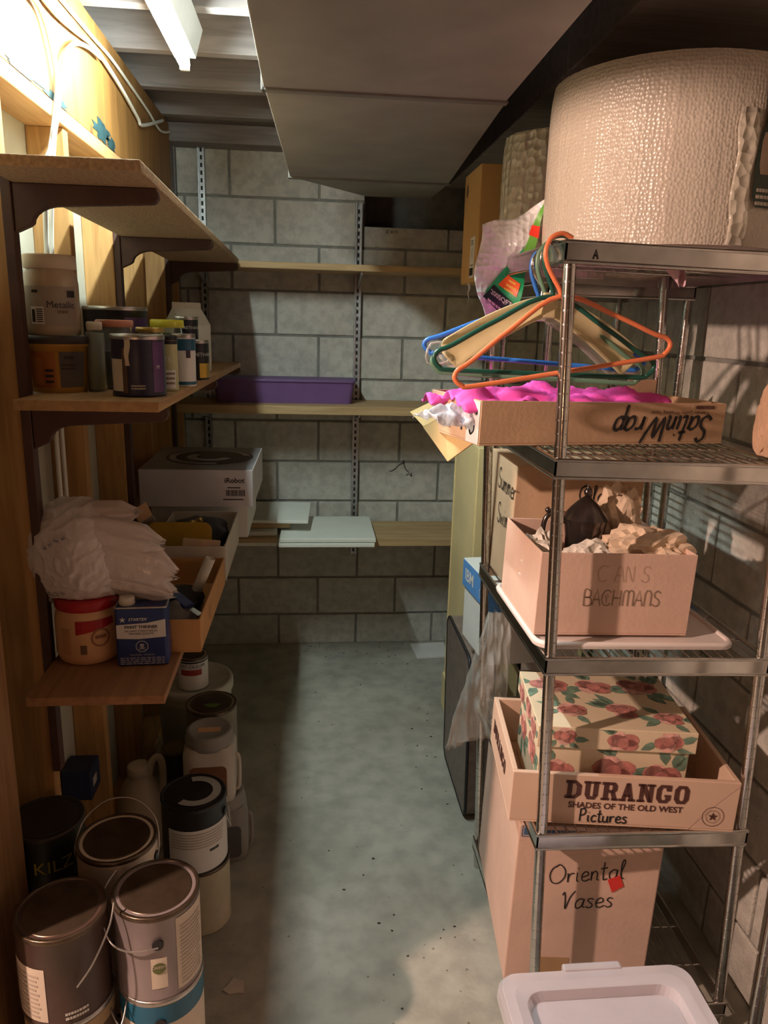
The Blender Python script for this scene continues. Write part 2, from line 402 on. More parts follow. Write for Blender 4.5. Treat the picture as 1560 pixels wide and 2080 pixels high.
# ---------------------------------------------------------------- setting
struct('floor', MB().box(-3.3, 1.4, -2.7, 4.3, -0.1, 0.0), M_floor)
wb = struct('wall_back', MB().box(-0.80, 0.25, 3.757, 3.95, 0, 2.62).box(0.25, 1.4, 3.757, 3.95, 0, 2.09)
            .box(0.25, 1.4, 4.2, 4.3, 2.0, 2.62).box(0.25, 0.27, 3.95, 4.2, 2.0, 2.62).box(1.3, 1.4, 3.757, 4.2, 2.09, 2.62)
            .box(0.25, 1.4, 3.95, 4.2, 2.0, 2.09), [M_mortar])
BX0, BZ = -0.1615, 2.197
def block(parent, name, x0, x1, y0, y1, z0, z1):
    return obj(name, MB().box(x0, x1, y0, y1, z0, z1), M_block, parent, 0.004)
J = 0.0055
for k in range(-1, 11):
    z1 = BZ - 0.2032 * k - J; z0 = z1 - 0.2032 + 2 * J
    if z0 < 0: z0 = 0.0
    off = 0.0 if k % 2 == 0 else 0.5
    for n in range(-3, 5):
        xa = BX0 + 0.4064 * (n + off) + J; xb = xa + 0.4064 - 2 * J
        if xb < -0.60 or xa > 1.10: continue
        xa2, xb2, zz = max(xa, -0.62), min(xb, 1.115), z1
        pr = random.uniform(0.0, 0.0022)
        if z1 > 2.09 and xb2 > 0.25:
            if z0 > 2.09:
                if xa2 > 0.2: continue
                xb2 = min(xb2, 0.25)
            elif xa2 > 0.1: zz = 2.09
        if xb2 - xa2 < 0.02: continue
        block(wb, 'block', xa2, xb2, 3.7485 + pr, 3.76, z0, zz)
# pencilled size and a scribble on the blocks
mb = MB()
for p in ([(0, .004), (.004, .018), (0, .001)], [(.008, .018), (.014, .017), (.008, .002), (.015, .0)], [(.024, .002), (.032, .014)], [(.032, .002), (.024, .014)], [(.042, .016), (.042, .002), (.047, .012), (.052, .002), (.053, .016)]):
    ribbon(mb, p, .0028, (0.352, 3.7465, 2.062), (1, 0, 0), (0, 0, 1))
obj('pencil_writing', mb, M_black, wb, kind='stuff')
mb = MB()
for p in ([(0, 0), (.025, .01), (.05, .035), (.075, .045)], [(.07, .06), (.075, .03), (.085, .01), (.10, -.005)], [(.085, -.02), (.1, -.012), (.115, -.025), (.11, -.005)]):
    ribbon(mb, [(q[0], q[1]) for q in smooth_path([(a, b, 0) for a, b in p], 4)], 0.004, (0.40, 3.7465, 0.93), (1, 0, 0), (0, 0, 1))
obj('scribble', mb, M_black, wb)

wr = struct('wall_right', MB().box(1.122, 1.4, -2.7, 3.757, 0, 2.62), M_mortar)
for k in range(-1, 11):
    z1 = BZ - 0.2032 * k - J; z0 = max(z1 - 0.2032 + 2 * J, 0.0)
    off = 0.0 if k % 2 == 0 else 0.5
    for n in range(0, 8):
        yb = 3.745 - 0.4064 * (n - off) - J; ya = yb - 0.4064 + 2 * J
        yb = min(yb, 3.74)
        if yb - ya < 0.03: continue
        pr = random.uniform(0, 0.002)
        block(wr, 'block', 1.114 + pr, 1.126, ya, yb, z0, z1)
# outer rooms the light comes from
struct('wall_rear', MB().box(-3.3, 1.4, -2.8, -2.7, 0, 2.62), M_plain)
struct('wall_far', MB().box(-3.4, -3.3, -2.8, 4.0, 0, 2.62), M_plain)
struct('wall_neighbour', MB().box(-3.3, -0.80, 3.0, 3.1, 0, 2.62), M_plain)
struct('wall_doorway', MB().box(-0.80, -0.69, -2.7, 0.20, 0, 2.62).box(-0.80, -0.69, 0.20, 1.14, 2.085, 2.62), M_plain)
ce = struct('ceiling', MB().box(-3.4, 1.5, -2.8, 4.3, 2.62, 2.7), M_deck)
for y in (0.35, 0.75, 1.15, 1.55, 1.95, 2.30, 2.66, 3.06, 3.44):
    obj('joist', MB().box(-0.70, 1.12, y, y + 0.045, 2.455, 2.62), M_joist, ce, 0.003)
obj('sill_beam', MB().box(-0.75, 0.25, 3.62, 3.757, 2.392, 2.47), M_joist, ce, 0.004)
obj('sill_board', MB().box(-0.75, 0.25, 3.56, 3.757, 2.47, 2.62), M_joist, ce, 0.004)

# left stud wall
wl = struct('wall_left', MB().box(-0.80, -0.690, 1.14, 3.757, 0, 2.62), M_pale)
obj('jamb_post', MB().box(-0.690, -0.598, 1.300, 1.445, 0.04, 2.105), M_jamb, wl, 0.004)
obj('jamb_post', MB().box(-0.690, -0.590, 1.140, 1.295, 0.04, 2.105), M_jamb, wl, 0.004)
for y in (1.655, 2.085, 2.515, 2.945, 3.375, 3.70):
    obj('stud', MB().box(-0.690, -0.600, y, y + 0.038, 0.04, 2.105), M_pineZ, wl, 0.003)
obj('bottom_plate', MB().box(-0.690, -0.600, 1.14, 3.755, 0, 0.04), M_pineY, wl, 0.003)
obj('top_plate', MB().box(-0.690, -0.594, 1.14, 3.755, 2.105, 2.143), M_pineY, wl, 0.003)
obj('plywood_header', MB().box(-0.690, -0.600, 1.14, 3.60, 2.147, 2.455), M_ply, wl, 0.002)
obj('corner_post', MB().box(-0.690, -0.605, 3.60, 3.755, 2.143, 2.455), M_joist, wl, 0.003)
obj('corner_trim', MB().box(-0.640, -0.597, 3.715, 3.748, 1.0, 2.39), M_deck, wl, 0.003)
rnd = random.Random(4)
def smear(cy, cz, ry, rz, seed):
    r2 = random.Random(seed); pts = []
    for i in range(22):
        a = 2 * PI * i / 22; k = 0.6 + 0.7 * r2.random()
        pts.append((cy + ry * k * math.cos(a), max(cz + rz * k * math.sin(a), 2.148)))
    obj('paint_smear', MB().prism([(a, b) for a, b in pts], (-0.5995, 0, 0), (0, 1, 0), (0, 0, 1), (1, 0, 0), 0.0007), M_teal, wl)
smear(2.46, 2.175, 0.09, 0.03, 1); smear(2.56, 2.16, 0.05, 0.02, 5); smear(1.83, 2.155, 0.10, 0.009, 2); smear(2.05, 2.155, 0.09, 0.012, 3)
# dark upright strips that carry the brackets
for y in (1.645, 2.520, 3.375):
    obj('bracket_upright', MB().box(-0.600, -0.580, y, y + 0.03, 0.62, 1.925), M_dark, wl, 0.002)

# ductwork under the joists
du = thing('air_duct', 'grey sheet metal air duct hung under the ceiling joists', 'duct', (0.2, 1.9, 2.15))
def dsec(y0, x0, x1, y1, x2, x3, zb0=0.0, zb1=0.0):
    a = [(x0 - .2, y0 - 1.9, zb0), (x1 - .2, y0 - 1.9, zb0), (x3 - .2, y1 - 1.9, zb1), (x2 - .2, y1 - 1.9, zb1)]
    return MB().hexa(a, [(p[0], p[1], 0.297) for p in a])
obj('duct_section', dsec(0.3, -0.100, 0.415, 1.838, -0.102, 0.435), M_duct, du, 0.003)
obj('duct_section', dsec(1.842, -0.100, 0.437, 2.90, -0.072, 0.494), M_duct, du, 0.003)
obj('duct_reducer', dsec(2.905, -0.070, 0.494, 3.50, 0.235, 0.52, 0.0, 0.035), M_duct, du, 0.003)
for y, x0, x1 in ((1.84, -0.104, 0.438), (2.902, -0.075, 0.497)):
    obj('seam_cleat', MB().box(x0 - .2, x1 - .2, y - 1.912, y - 1.888, -0.005, 0.001).box(x0 - .2 - .003, x0 - .2 + .004, y - 1.912, y - 1.888, -0.005, 0.29), M_seam, du, 0.001)
bm_ = thing('boxed_beam', 'dark boxed beam running above the bubble wrap rolls', 'beam', (0.86, 1.9, 2.25))
obj('beam_face', MB().box(-0.255, 0.25, -1.6, 0.05, 0.0, 0.2), M_joist, bm_, 0.004)
obj('beam_face', MB().box(-0.255, 0.25, 0.055, 1.7, 0.0, 0.2), M_joist, bm_, 0.004)

# fluorescent strip light
fx = thing('strip_light', 'lit bare fluorescent strip light fixed to the ceiling joists', 'light', (-0.357, 2.005, 2.455))
obj('fixture_body', MB().hexa([(-.03, -.46, -.075), (.03, -.46, -.075), (.03, .46, -.075), (-.03, .46, -.075)],
                              [(-.052, -.46, 0), (.052, -.46, 0), (.052, .46, 0), (-.052, .46, 0)]), M_white, fx, 0.002)
for e in (-.455, .440):
    obj('lamp_holder', MB().box(-.014, .014, e, e + .015, -.110, -.075), M_white, fx, 0.002)
M_tube = mat('lit_tube', (0.9, 0.95, 1.0), 0.3, emit=TUBE_COLOR, estr=TUBE_STRENGTH)
tb = MB().tube([(0, -.445, -.094), (0, 0, -.094), (0, .445, -.094)], 0.015, 10)
obj('fluorescent_tube', tb, M_tube, fx)

# cables stapled along the plywood
def cable(name, label, pts, r=0.006):
    o = obj(name, MB().tube(smooth_path(pts, 7), r, 6), M_cable); return tag(o, label, 'cable', None)
cable('white_cable', 'white cable running down the plywood from the ceiling and behind the top shelf', CAB1)
cable('white_cable', 'white cable looping off a staple and down behind the top shelf', CAB2)
cable('white_cable', 'lower white cable stapled along the top of the plywood', CAB3)
cable('white_cable', 'upper white cable stapled along the edge of the joists', CAB4, 0.005)

# slotted wall tracks
def track(x, z0, z1, label):
    t = thing('shelf_track', label, 'shelf track', (x, 3.735, z0))
    obj('channel', MB().box(-.015, -.009, -.012, .0125, 0, z1 - z0).box(.009, .015, -.012, .0125, 0, z1 - z0).box(-.015, .015, 0.0, .0125, 0, z1 - z0), M_steel, t)
    mb = MB(); n = int((z1 - z0) / 0.032)
    for i in range(n): mb.box(-.0045, .0045, -.0006, .001, .012 + i * .032, .030 + i * .032)
    o = obj('slots', mb, M_slot, t, kind='stuff')
track(-0.487, 0.70, 2.415, 'slotted steel shelf track on the blocks nearest the stud wall')
track(0.224, 0.50, 2.19, 'slotted steel shelf track in the middle of the back wall')

# back-wall shelves
def board(name, label, x0, x1, y0, y1, z0, z1, m, cat='shelf', grp=None, bev=0.003):
    o = thing(name, label, cat, ((x0 + x1) / 2, (y0 + y1) / 2, z0))
    hx, hy = (x1 - x0) / 2, (y1 - y0) / 2
    obj('board', MB().box(-hx, hx, -hy, hy, 0, z1 - z0), m, o, bev)
    return o
def bracket_metal(parent, x, y_back, z, L):      # folded steel bracket below a back shelf, coordinates local to parent
    obj('bracket', MB().prism([(0, 0), (-L, 0), (-L, -.012), (-.05, -.045), (0, -.06)], (x - .004, y_back, z), (0, 1, 0), (0, 0, 1), (1, 0, 0), .008), M_steel, parent)
for lab, z0, z1, y0 in (('highest wooden shelf on the block wall, empty', 1.872, 1.900, 3.44), ('wooden back shelf carrying the purple bin', 1.252, 1.290, 3.405), ('lowest wooden back shelf holding loose boards', 0.640, 0.678, 3.40)):
    s = board('wall_shelf', lab, -0.585, 1.06, y0, 3.722, z0, z1, M_pineX)
    for x in (-0.487, 0.224): bracket_metal(s, x - 0.2375, (3.722 - y0) / 2, -0.0005, 3.722 - y0 - .03)

# left shelves with dark brackets
def left_shelf(label, y0, y1, z, th, tilt, m, x1=-0.30, ups=(1.645, 2.520, 3.375)):
    t = thing('plank_shelf', label, 'shelf', (-0.45, y0, z - th))
    x0 = -0.579 + .45; xb = x1 + .45; L = y1 - y0
    b = [(x0, 0, 0), (xb, 0, 0), (xb, L, -tilt), (x0, L, -tilt)]
    obj('board', MB().hexa(b, [(p[0], p[1], p[2] + th) for p in b]), m, t, 0.002)
    arc = [(.092 - .058 * math.sin(a), -.040 - .034 * (1 - math.cos(a))) for a in [PI / 2 * i / 6 for i in range(7)]]
    pr = [(0, 0), (.272, 0), (.278, -.006), (.279, -.018), (.272, -.028), (.265, -.030)] + arc + [(.026, -.080), (0, -.092)]
    for u in ups:
        zz = -tilt * (u - y0) / L - .0005
        obj('bracket', MB().prism(pr, (x0, u - y0 + .004, zz), (1, 0, 0), (0, 0, 1), (0, 1, 0), .022), M_dark, t, 0.002)
    return t
left_shelf('highest shelf on the stud wall, bare particle board', 1.490, 3.400, 1.934, 0.020, 0.03, M_chip)
left_shelf('middle stud wall shelf crowded with jars and small cans', 1.555, 3.395, 1.500, 0.021, 0.022, M_pineY)
left_shelf('low stud wall shelf holding the plastic bag and paint thinner', 1.475, 3.20, 0.900, 0.020, 0.0, M_lowpine)
# ---------------------------------------------------------------- chrome wire racks
M_chrome = mat('chrome', (0.62, 0.60, 0.57), 0.16, 1.0, var=0.12, scale=25)
M_chromed = mat('dull_chrome', (0.45, 0.42, 0.40), 0.28, 1.0, var=0.2, scale=30)
M_card = mat('cardboard_tan', (0.56, 0.37, 0.23), 0.85, var=0.07, scale=9, bump=0.1, bscale=90)
M_cardp = mat('cardboard_pale', (0.68, 0.47, 0.37), 0.85, var=0.06, scale=9, bump=0.1, bscale=90)
M_cardb = mat('cardboard_brown', (0.42, 0.24, 0.11), 0.85, var=0.08, scale=9)
M_cardw = mat('box_white', (0.72, 0.70, 0.66), 0.7, var=0.05, scale=8)
M_ink = mat('black_marker', (0.018, 0.016, 0.018), 0.5)
M_brown_ink = mat('brown_print', (0.09, 0.035, 0.028), 0.6)
M_grey_ink = mat('grey_print', (0.24, 0.17, 0.12), 0.7)
M_tape = mat('packing_tape', (0.44, 0.27, 0.14), 0.3, var=0.1)
M_red = mat('red_tag', (0.75, 0.05, 0.04), 0.5)
LEAN, TILT = 0.035, 0.022
def xl(z): return 0.456 + (1.816 - z) * LEAN
RW = 0.49
def rack(label, X0, Y0, L, zs, W, lean=LEAN, tilt=TILT, grp='chrome wire racks'):
    t = thing('wire_rack', label, 'rack', (X0, Y0, 0), group=grp)
    top = zs[0]
    for sx in (0, 1):
        for sy in (0, 1):
            xa = sx * W + (top - 0.0) * lean; xb = sx * W
            y = sy * L
            dx = 0.013 if sx == 0 else -0.013; dy = 0.013 if sy == 0 else -0.013
            mb = MB(); n = 40; pts = []; rad = []
            zt = top - 0.006 - sx * W * tilt
            for i in range(n + 1):
                k = i / n
                pts.append((xa + (xb - xa) * k + dx, y + dy, zt * k))
            mb.tube(pts, 0.0125, 12)
            p = obj('post', mb, M_chrome, t)
            g = MB()                                       # adjustment grooves
            for i in range(int(top / 0.0254) - 2):
                k = (i + 2) * 0.0254 / top
                c = Vector((xa + (xb - xa) * k + dx, y + dy, zt * k))
                g.tube([c - Vector((0, 0, .0016)), c + Vector((0, 0, .0016))], 0.01262, 10)
            obj('grooves', g, M_chromed, p, kind='stuff')
    wm = None
    for z in zs:
        x0 = (top - z) * lean
        s = bpy.data.objects.new('shelf', None)
        rim = MB(); h = 0.034
        rim.box(0, W, 0, .004, -h, 0).box(0, W, L - .004, L, -h, 0).box(0, .004, 0, L, -h, 0).box(W - .004, W, 0, L, -h, 0)
        rim.tube([(0, 0.002, 0), (W, 0.002, 0)], .0042, 8).tube([(0, 0.002, -h), (W, 0.002, -h)], .0042, 8)
        rim.tube([(0.002, 0, 0), (0.002, L, 0)], .0042, 8).tube([(0.002, 0, -h), (0.002, L, -h)], .0042, 8)
        rim.tube([(0, L - .002, 0), (W, L - .002, 0)], .0042, 8).tube([(W - .002, 0, 0), (W - .002, L, 0)], .0042, 8)
        so = obj('shelf', rim, M_chrome, t, loc=(x0, 0, z), rot=(0, tilt, 0))
        if wm is None:
            wo = obj('wire', MB().tube([(0, 0.004, 0), (0, L - .004, 0)], .0022, 6), M_chrome, so, loc=(0, 0, -.003)); wm = wo.data
            bo = obj('support_rod', MB().tube([(.004, 0, 0), (W - .004, 0, 0)], .0032, 6), M_chrome, so, loc=(0, 0, -.0085)); bd = bo.data
            bpy.data.objects.remove(wo); bpy.data.objects.remove(bo)
        nw = int(W / 0.0235)
        for i in range(1, nw):
            w = bpy.data.objects.new('wire', wm); link(w, so); w.location = (W * i / nw, 0, -.003)
        for i in range(1, 5):
            w = bpy.data.objects.new('support_rod', bd); link(w, so); w.location = (0, L * i / 5, -.0085)
    return t
RZ = (1.816, 1.418, 1.003, 0.582, 0.100)
rack('front chrome wire rack with five shelves loaded with boxes', 0.456, 1.400, 0.63, RZ, RW)
rack('second chrome wire rack standing behind the loaded front rack', 0.645, 2.10, 0.52, (1.783, 1.30, 0.665, 0.10), 0.42, 0.0, 0.0)
rack('partly visible chrome rack at the right edge nearest the viewer', 0.925, 0.60, 0.62, (1.75, 1.10, 0.62, 0.12), 0.165, 0.0, 0.0)

def on(k, dx, y, dz=0.002):
    z = RZ[k]; return (xl(z) + dx, y, z - TILT * dx + dz)
def shelf_thing(name, label, cat, k, dx, y, rz=0.0, dz=0.003):
    return thing(name, label, cat, on(k, dx, y, dz), (0, TILT, rz))
def open_box(w, d, h, t=0.004, floor_t=0.004):
    mb = MB()
    mb.box(0, w, 0, d, 0, floor_t).box(0, w, 0, t, floor_t, h).box(0, w, d - t, d, floor_t, h).box(0, t, t, d - t, floor_t, h).box(w - t, w, t, d - t, floor_t, h)
    return mb

# ---- top shelf: bubble wrap rolls and the tall carton
def bubble_mat(name, col, sc, strn, rough, stretch=(1, 1, 1), trans=0.25):
    mt, nt, b = _base(name); N = nt.nodes; L = nt.links
    tc = N.new('ShaderNodeTexCoord'); mp = N.new('ShaderNodeMapping'); mp.inputs['Scale'].default_value = stretch
    L.new(tc.outputs['Object'], mp.inputs[0])
    v = N.new('ShaderNodeTexVoronoi'); v.inputs['Scale'].default_value = sc; v.inputs['Randomness'].default_value = 0.55
    L.new(mp.outputs[0], v.inputs[0])
    nz = N.new('ShaderNodeTexNoise'); nz.inputs['Scale'].default_value = 7; L.new(tc.outputs['Object'], nz.inputs[0])
    bp = N.new('ShaderNodeBump'); bp.inputs['Strength'].default_value = strn; bp.inputs['Distance'].default_value = 0.008
    L.new(v.outputs['Distance'], bp.inputs['Height']); L.new(bp.outputs[0], b.inputs['Normal'])
    cr = N.new('ShaderNodeValToRGB'); cr.color_ramp.elements[0].color = (*[c * .85 for c in col], 1); cr.color_ramp.elements[1].color = (*col, 1)
    L.new(nz.outputs['Fac'], cr.inputs[0]); L.new(cr.outputs[0], b.inputs['Base Color'])
    b.inputs['Roughness'].default_value = rough; b.inputs['Transmission Weight'].default_value = trans
    b.inputs['Subsurface Weight'].default_value = 0.0
    MATS[name] = mt; return mt
M_bub = bubble_mat('bubble_wrap_small', (0.80, 0.72, 0.60), 150.0, 0.30, 0.30, (1, 1, .9))
M_bubL = bubble_mat('bubble_wrap_large', (0.82, 0.76, 0.62), 48.0, 1.0, 0.15)
M_bubS = bubble_mat('bubble_wrap_sheet', (0.94, 0.96, 0.98), 70.0, 0.8, 0.22, (1, 1, 1), 0.10)
def roll(name, label, c, r, h, m, seed, ridges, amp):
    t = thing(name, label, 'bubble wrap', c)
    rn = random.Random(seed); ph = [rn.random() * 6 for _ in range(5)]
    def rad(a, z):
        k = r + amp * (0.5 * math.sin(a * ridges + ph[0]) + 0.35 * math.sin(a * (ridges * 0.41) + ph[1]) + .5 * math.sin(a * 5 + ph[2] + z * 3))
        return k - 0.006 * (z / h) ** 12 - 0.004 * (1 - z / h) ** 14
    def fn(u, v):
        a = 2 * PI * u; z = h * v; q = rad(a, z); return (q * math.sin(a), -q * math.cos(a), z)
    mb = MB(); mb.grid(fn, 160, 14, 0, True, True)
    n = 160
    for zz, rev in ((0, True), (h, False)):            # wound ends with a cardboard core hole
        ring = [(rad(2 * PI * i / n, zz) * math.sin(2 * PI * i / n), -rad(2 * PI * i / n, zz) * math.cos(2 * PI * i / n), zz) for i in range(n)]
        inn = [(0.04 * math.sin(2 * PI * i / n), -0.04 * math.cos(2 * PI * i / n), zz) for i in range(n)]
        mb.add(ring + inn, [(i, (i + 1) % n, n + (i + 1) % n, n + i) if not rev else (i, n + i, n + (i + 1) % n, (i + 1) % n) for i in range(n)], 0, False)
    obj('wound_sheet', mb, m, t)
    obj('core', MB().lathe([(.04, 0), (.04, h - .004)], 24, cap0=False, cap1=False).lathe([(.037, 0), (.037, h - .004)], 24, cap0=False, cap1=False), M_cardb, t)
    return t, rad
big, brad = roll('bubble_wrap_roll', 'huge bubble wrap roll with a torn dark label on top of the front rack', (0.762, 1.690, 1.823), 0.256, 0.330, M_bub, 3, 62, 0.0013)
# loose sheet end and its printed label on the big roll
M_lab_dark = mat('label_dark_green', (0.016, 0.03, 0.018), 0.4)
M_lab_green = mat('label_green', (0.05, 0.28, 0.09), 0.4, var=0.2)
M_lab_red = mat('label_red', (0.30, 0.02, 0.02), 0.4)
M_lab_tan = mat('label_tan', (0.30, 0.21, 0.14), 0.5)
M_lab_pale = mat('label_pale', (0.45, 0.40, 0.32), 0.5)
R1 = 0.2605
def wrapP(a, z, r): return (r * math.sin(a), -r * math.cos(a), z)
def wrap_poly(pts, r, n=1):
    mb = MB(); mb.add([wrapP(a, z, r) for a, z in pts], [tuple(range(len(pts)))]); return mb
def strip_mesh(left, right, zs, r, nseg=8):
    mb = MB(); vs = []
    for i, z in enumerate(zs):
        for k in range(nseg + 1):
            a = left[i] + (right[i] - left[i]) * k / nseg; vs.append(wrapP(a, z, r))
    fs = [(i * (nseg + 1) + k, i * (nseg + 1) + k + 1, (i + 1) * (nseg + 1) + k + 1, (i + 1) * (nseg + 1) + k) for i in range(len(zs) - 1) for k in range(nseg)]
    mb.add(vs, fs, 0, True); return mb
zz = [0.0, .04, .08, .12, .16, .2, .235]
fl = [.030 + .012 * math.sin(i * 2.1) for i in range(7)]
obj('loose_end', strip_mesh(fl, [.18 + .02 * math.sin(i * 1.7) for i in range(7)], zz, R1 - .0005, 10), M_bubL, big, solid=0.0016)
lz = [.068, .085, .11, .15, .19, .215, .245, .27, .292]
lb = obj('printed_label', strip_mesh([a - .13 for a in (.36, .32, .315, .315, .335, .365, .36, .352, .362)], [a - .13 for a in (.9, .9, .9, .9, .9, .9, .60, .50, .372)], lz, R1 + .0022, 12), M_lab_dark, big)
obj('red_band', strip_mesh([.24, .238], [.77, .77], [.205, .225], R1 + .0028, 10), M_lab_red, lb)
obj('package_picture', strip_mesh([.23, .215, .215, .23], [.31, .33, .33, .31], [.125, .14, .18, .196], R1 + .0028, 6), M_lab_tan, lb)
mb = MB()
cyl_text(mb, 'bble', .026, R1 + .003, .300, .260, align='CENTER'); cyl_text(mb, 'ons', .024, R1 + .003, .310, .238, align='CENTER')
obj('label_lettering', mb, M_lab_green, lb)
mb = MB(); cyl_text(mb, 'BUBBLE', .017, R1 + .0033, .36, .2145); obj('label_lettering', mb, M_lab_pale, lb)
obj('small_print', cyl_bars(MB(), R1 + .003, .215, .39, .098, .006, 4, 3), M_lab_pale, lb, kind='stuff')
roll('bubble_wrap_roll', 'smaller crinkled bubble wrap roll standing behind the huge one', (0.672, 2.145, 1.790), 0.160, 0.355, M_bubL, 8, 31, 0.003)
t = thing('carton', 'tall narrow brown carton with a white barcode sticker beside the bubble wrap', 'box', (0.500, 2.375, 1.790))
obj('carton_body', MB().box(0, 0.10, 0, 0.235, 0, 0.335), mat('cardboard_ochre', (0.52, 0.31, 0.11), 0.8, var=0.06), t, 0.003)
st = obj('barcode_sticker', MB().box(-.0008, 0, .035, .10, .015, .135), M_cardw, t)
mb = MB(); sx = 0
for i in range(14):
    wd = random.choice((.0012, .002, .003)); mb.box(-.0012, -.0009, .045 + sx, .045 + sx + wd, .022, .045); sx += wd + .0016
ribbon(mb, [(-.004, .02), (-.008, .004), (.002, -.012)], .005, (-.0012, .062, .085), (0, -1, 0), (0, 0, 1)); flat_bars(mb, -.022, .02, .052, .004, (-.0012, .065, .0), (0, -1, 0), (0, 0, 1), 3, 1); flat_bars(mb, -.022, .012, .125, .003, (-.0012, .065, .0), (0, -1, 0), (0, 0, 1), 5, 3)
obj('barcode', mb, M_ink, st, kind='stuff')
obj('hand_hole', MB().prism([(.012 * math.cos(a), .02 * math.sin(a)) for a in [2 * PI * i / 12 for i in range(12)]], (-.0006, .19, .285), (0, 1, 0), (0, 0, 1), (1, 0, 0), .0005), M_brown_ink, t)
# bubble wrap sheet sleeve with printed label hanging off the rack corner
bs = thing('bubble_wrap_sleeve', 'crumpled bubble wrap sleeve with a green and red printed label', 'bubble wrap', (0.388, 1.83, 1.672))
def sleeve(x, z, e=0.0):           # metres across and up the sheet
    y = 0.010 * math.sin(x * 38 + z * 20) + .030 * noise.noise(Vector((x * 18, z * 14, 1.3))) - e - .9 * x * z
    return (x, y, z)
def sl_x(v, u):
    l = .036 * max(0, 1 - v / .28) ** 1.2 + .006 * math.sin(v * 9); r = .085 + .055 * min(1, v * 1.15) + .004 * math.sin(v * 14)
    return l + (r - l) * u
def sl_z(u, v): return v * (.215 + .055 * u ** 1.5) + .006 * math.sin(u * 8) * v
obj('sheet', MB().grid(lambda u, v: sleeve(sl_x(v, u), sl_z(u, v)), 34, 40), M_bubS, bs, solid=0.004)
def sl_poly(name, pts, m, parent, e=.006, n=9):     # quad in sheet metres: p00, p10, p11, p01
    (ax, az), (bx_, bz_), (cx, cz), (dx_, dz_) = pts
    def fn(u, v):
        x = (ax * (1 - u) + bx_ * u) * (1 - v) + (dx_ * (1 - u) + cx * u) * v; z = (az * (1 - u) + bz_ * u) * (1 - v) + (dz_ * (1 - u) + cz * u) * v
        return sleeve(x, z, e)
    return obj(name, MB().grid(fn, n, n), m, parent)
g = sl_poly('green_label', [(.020, .070), (.092, .012), (.118, .150), (.098, .165)], mat('sleeve_green', (0.02, 0.42, 0.16), .35, var=.3, scale=14), bs)
g2 = sl_poly('green_label', [(.095, .150), (.120, .120), (.139, .262), (.134, .262)], mat('sleeve_lime', (0.16, 0.48, 0.07), .35, var=.3, scale=14), bs, .0064)
sl_poly('red_flash', [(.108, .195), (.130, .188), (.133, .214), (.116, .218)], mat('sleeve_red', (0.85, 0.05, 0.03), .4), g2, .0072)
sl_poly('dark_band', [(.014, .058), (.086, .004), (.096, .034), (.040, .086)], mat('sleeve_navy', (0.012, 0.03, 0.035), .4), g, .0072)
mb = MB()
def sl_text(s_, x0, z0, size, e=.0085, k=-.62):
    v, f = text2d(s_, size, bold=.02, align='LEFT'); mb.add([sleeve(x0 + x * .85, z0 + y + x * .85 * k, e) for x, y in v], f)
sl_text('200SQFT/18', .032, .070, .0155)
obj('lettering', mb, M_cardw, g)
def sl_bars(x0, z0, L, h, k=-.62, seed=1, e=.0085):
    mb = MB(); rr = random.Random(seed); x = 0
    while x < L:
        l = rr.uniform(.1, .2) * L; a, b_ = x, min(x + l, L)
        mb.add([sleeve(x0 + a, z0 + a * k, e), sleeve(x0 + b_, z0 + b_ * k, e), sleeve(x0 + b_, z0 + b_ * k + h, e), sleeve(x0 + a, z0 + a * k + h, e)], [(0, 1, 2, 3)]); x += l + .03 * L
    return mb
obj('small_print', sl_bars(.026, .049, .05, .006, seed=2), M_cardw, g, kind='stuff')
sl_poly('red_flash', [(.050, .086), (.090, .058), (.098, .088), (.072, .108)], mat('sleeve_orange', (0.90, 0.14, 0.03), .4), g, .0074)
for i_, (x_, z_, l_) in enumerate(((.074, .093, .014), (.068, .084, .020), (.064, .075, .020))): obj('small_print', sl_bars(x_, z_, l_, .005, seed=5 + i_, e=.009), mat('sleeve_yellow', (0.9, 0.6, 0.1), .5), g, kind='stuff')

# ---- hangers on the corner of the top shelf
def tube_hanger(label, c, half, drop, col, tilt, yaw, r=0.0048, hook=True, grp=None, sag=0.0):
    t = thing('clothes_hanger', label, 'hanger', c, (0, tilt, yaw))
    mm = mat('hanger_' + col[0], col[1], 0.35, var=0.08)
    # frame: shoulders, rounded ends, bottom bar; origin at the neck
    rt = .024
    pts = [(0, 0, 0)]
    pts += [(-half * .5, 0, -drop * .42), (-half + .03, 0, -drop * .80), (-half + .004, 0, -drop * .90), (-half - .004, 0, -drop * 1.02), (-half + .008, 0, -drop * 1.15), (-half + .035, 0, -drop * 1.19)]
    pts += [(0, 0, -drop * 1.19 - sag)]
    pts += [(half - .035, 0, -drop * 1.19), (half - .008, 0, -drop * 1.15), (half + .004, 0, -drop * 1.02), (half - .004, 0, -drop * .90), (half - .03, 0, -drop * .80), (half * .5, 0, -drop * .42)]
    obj('frame', MB().tube(smooth_path(pts, 5, True), r, 8, True), mm, t)
    hk = [(0.002, 0, -.004), (-.002, 0, .014), (-.012, 0, .035), (-.022, 0, .060), (-.023, 0, .085), (-.010, 0, .105), (.012, 0, .110), (.030, 0, .100)]
    obj('hook', MB().tube(smooth_path(hk, 5), r * .95, 8), mm, t)
    return t
tube_hanger('orange plastic tube hanger, frontmost on the rack corner', (0.466, 1.437, 1.722), 0.216, 0.118, ('orange', (0.80, 0.22, 0.09)), -0.16, 0.10)
tube_hanger('dark green plastic tube hanger just behind the orange one', (0.458, 1.462, 1.722), 0.217, 0.122, ('green', (0.012, 0.085, 0.06)), 0.02, 0.03)
tube_hanger('blue plastic tube hanger at the back of the hanger bunch', (0.470, 1.590, 1.712), 0.225, 0.100, ('blue', (0.03, 0.16, 0.55)), 0.05, -0.22)
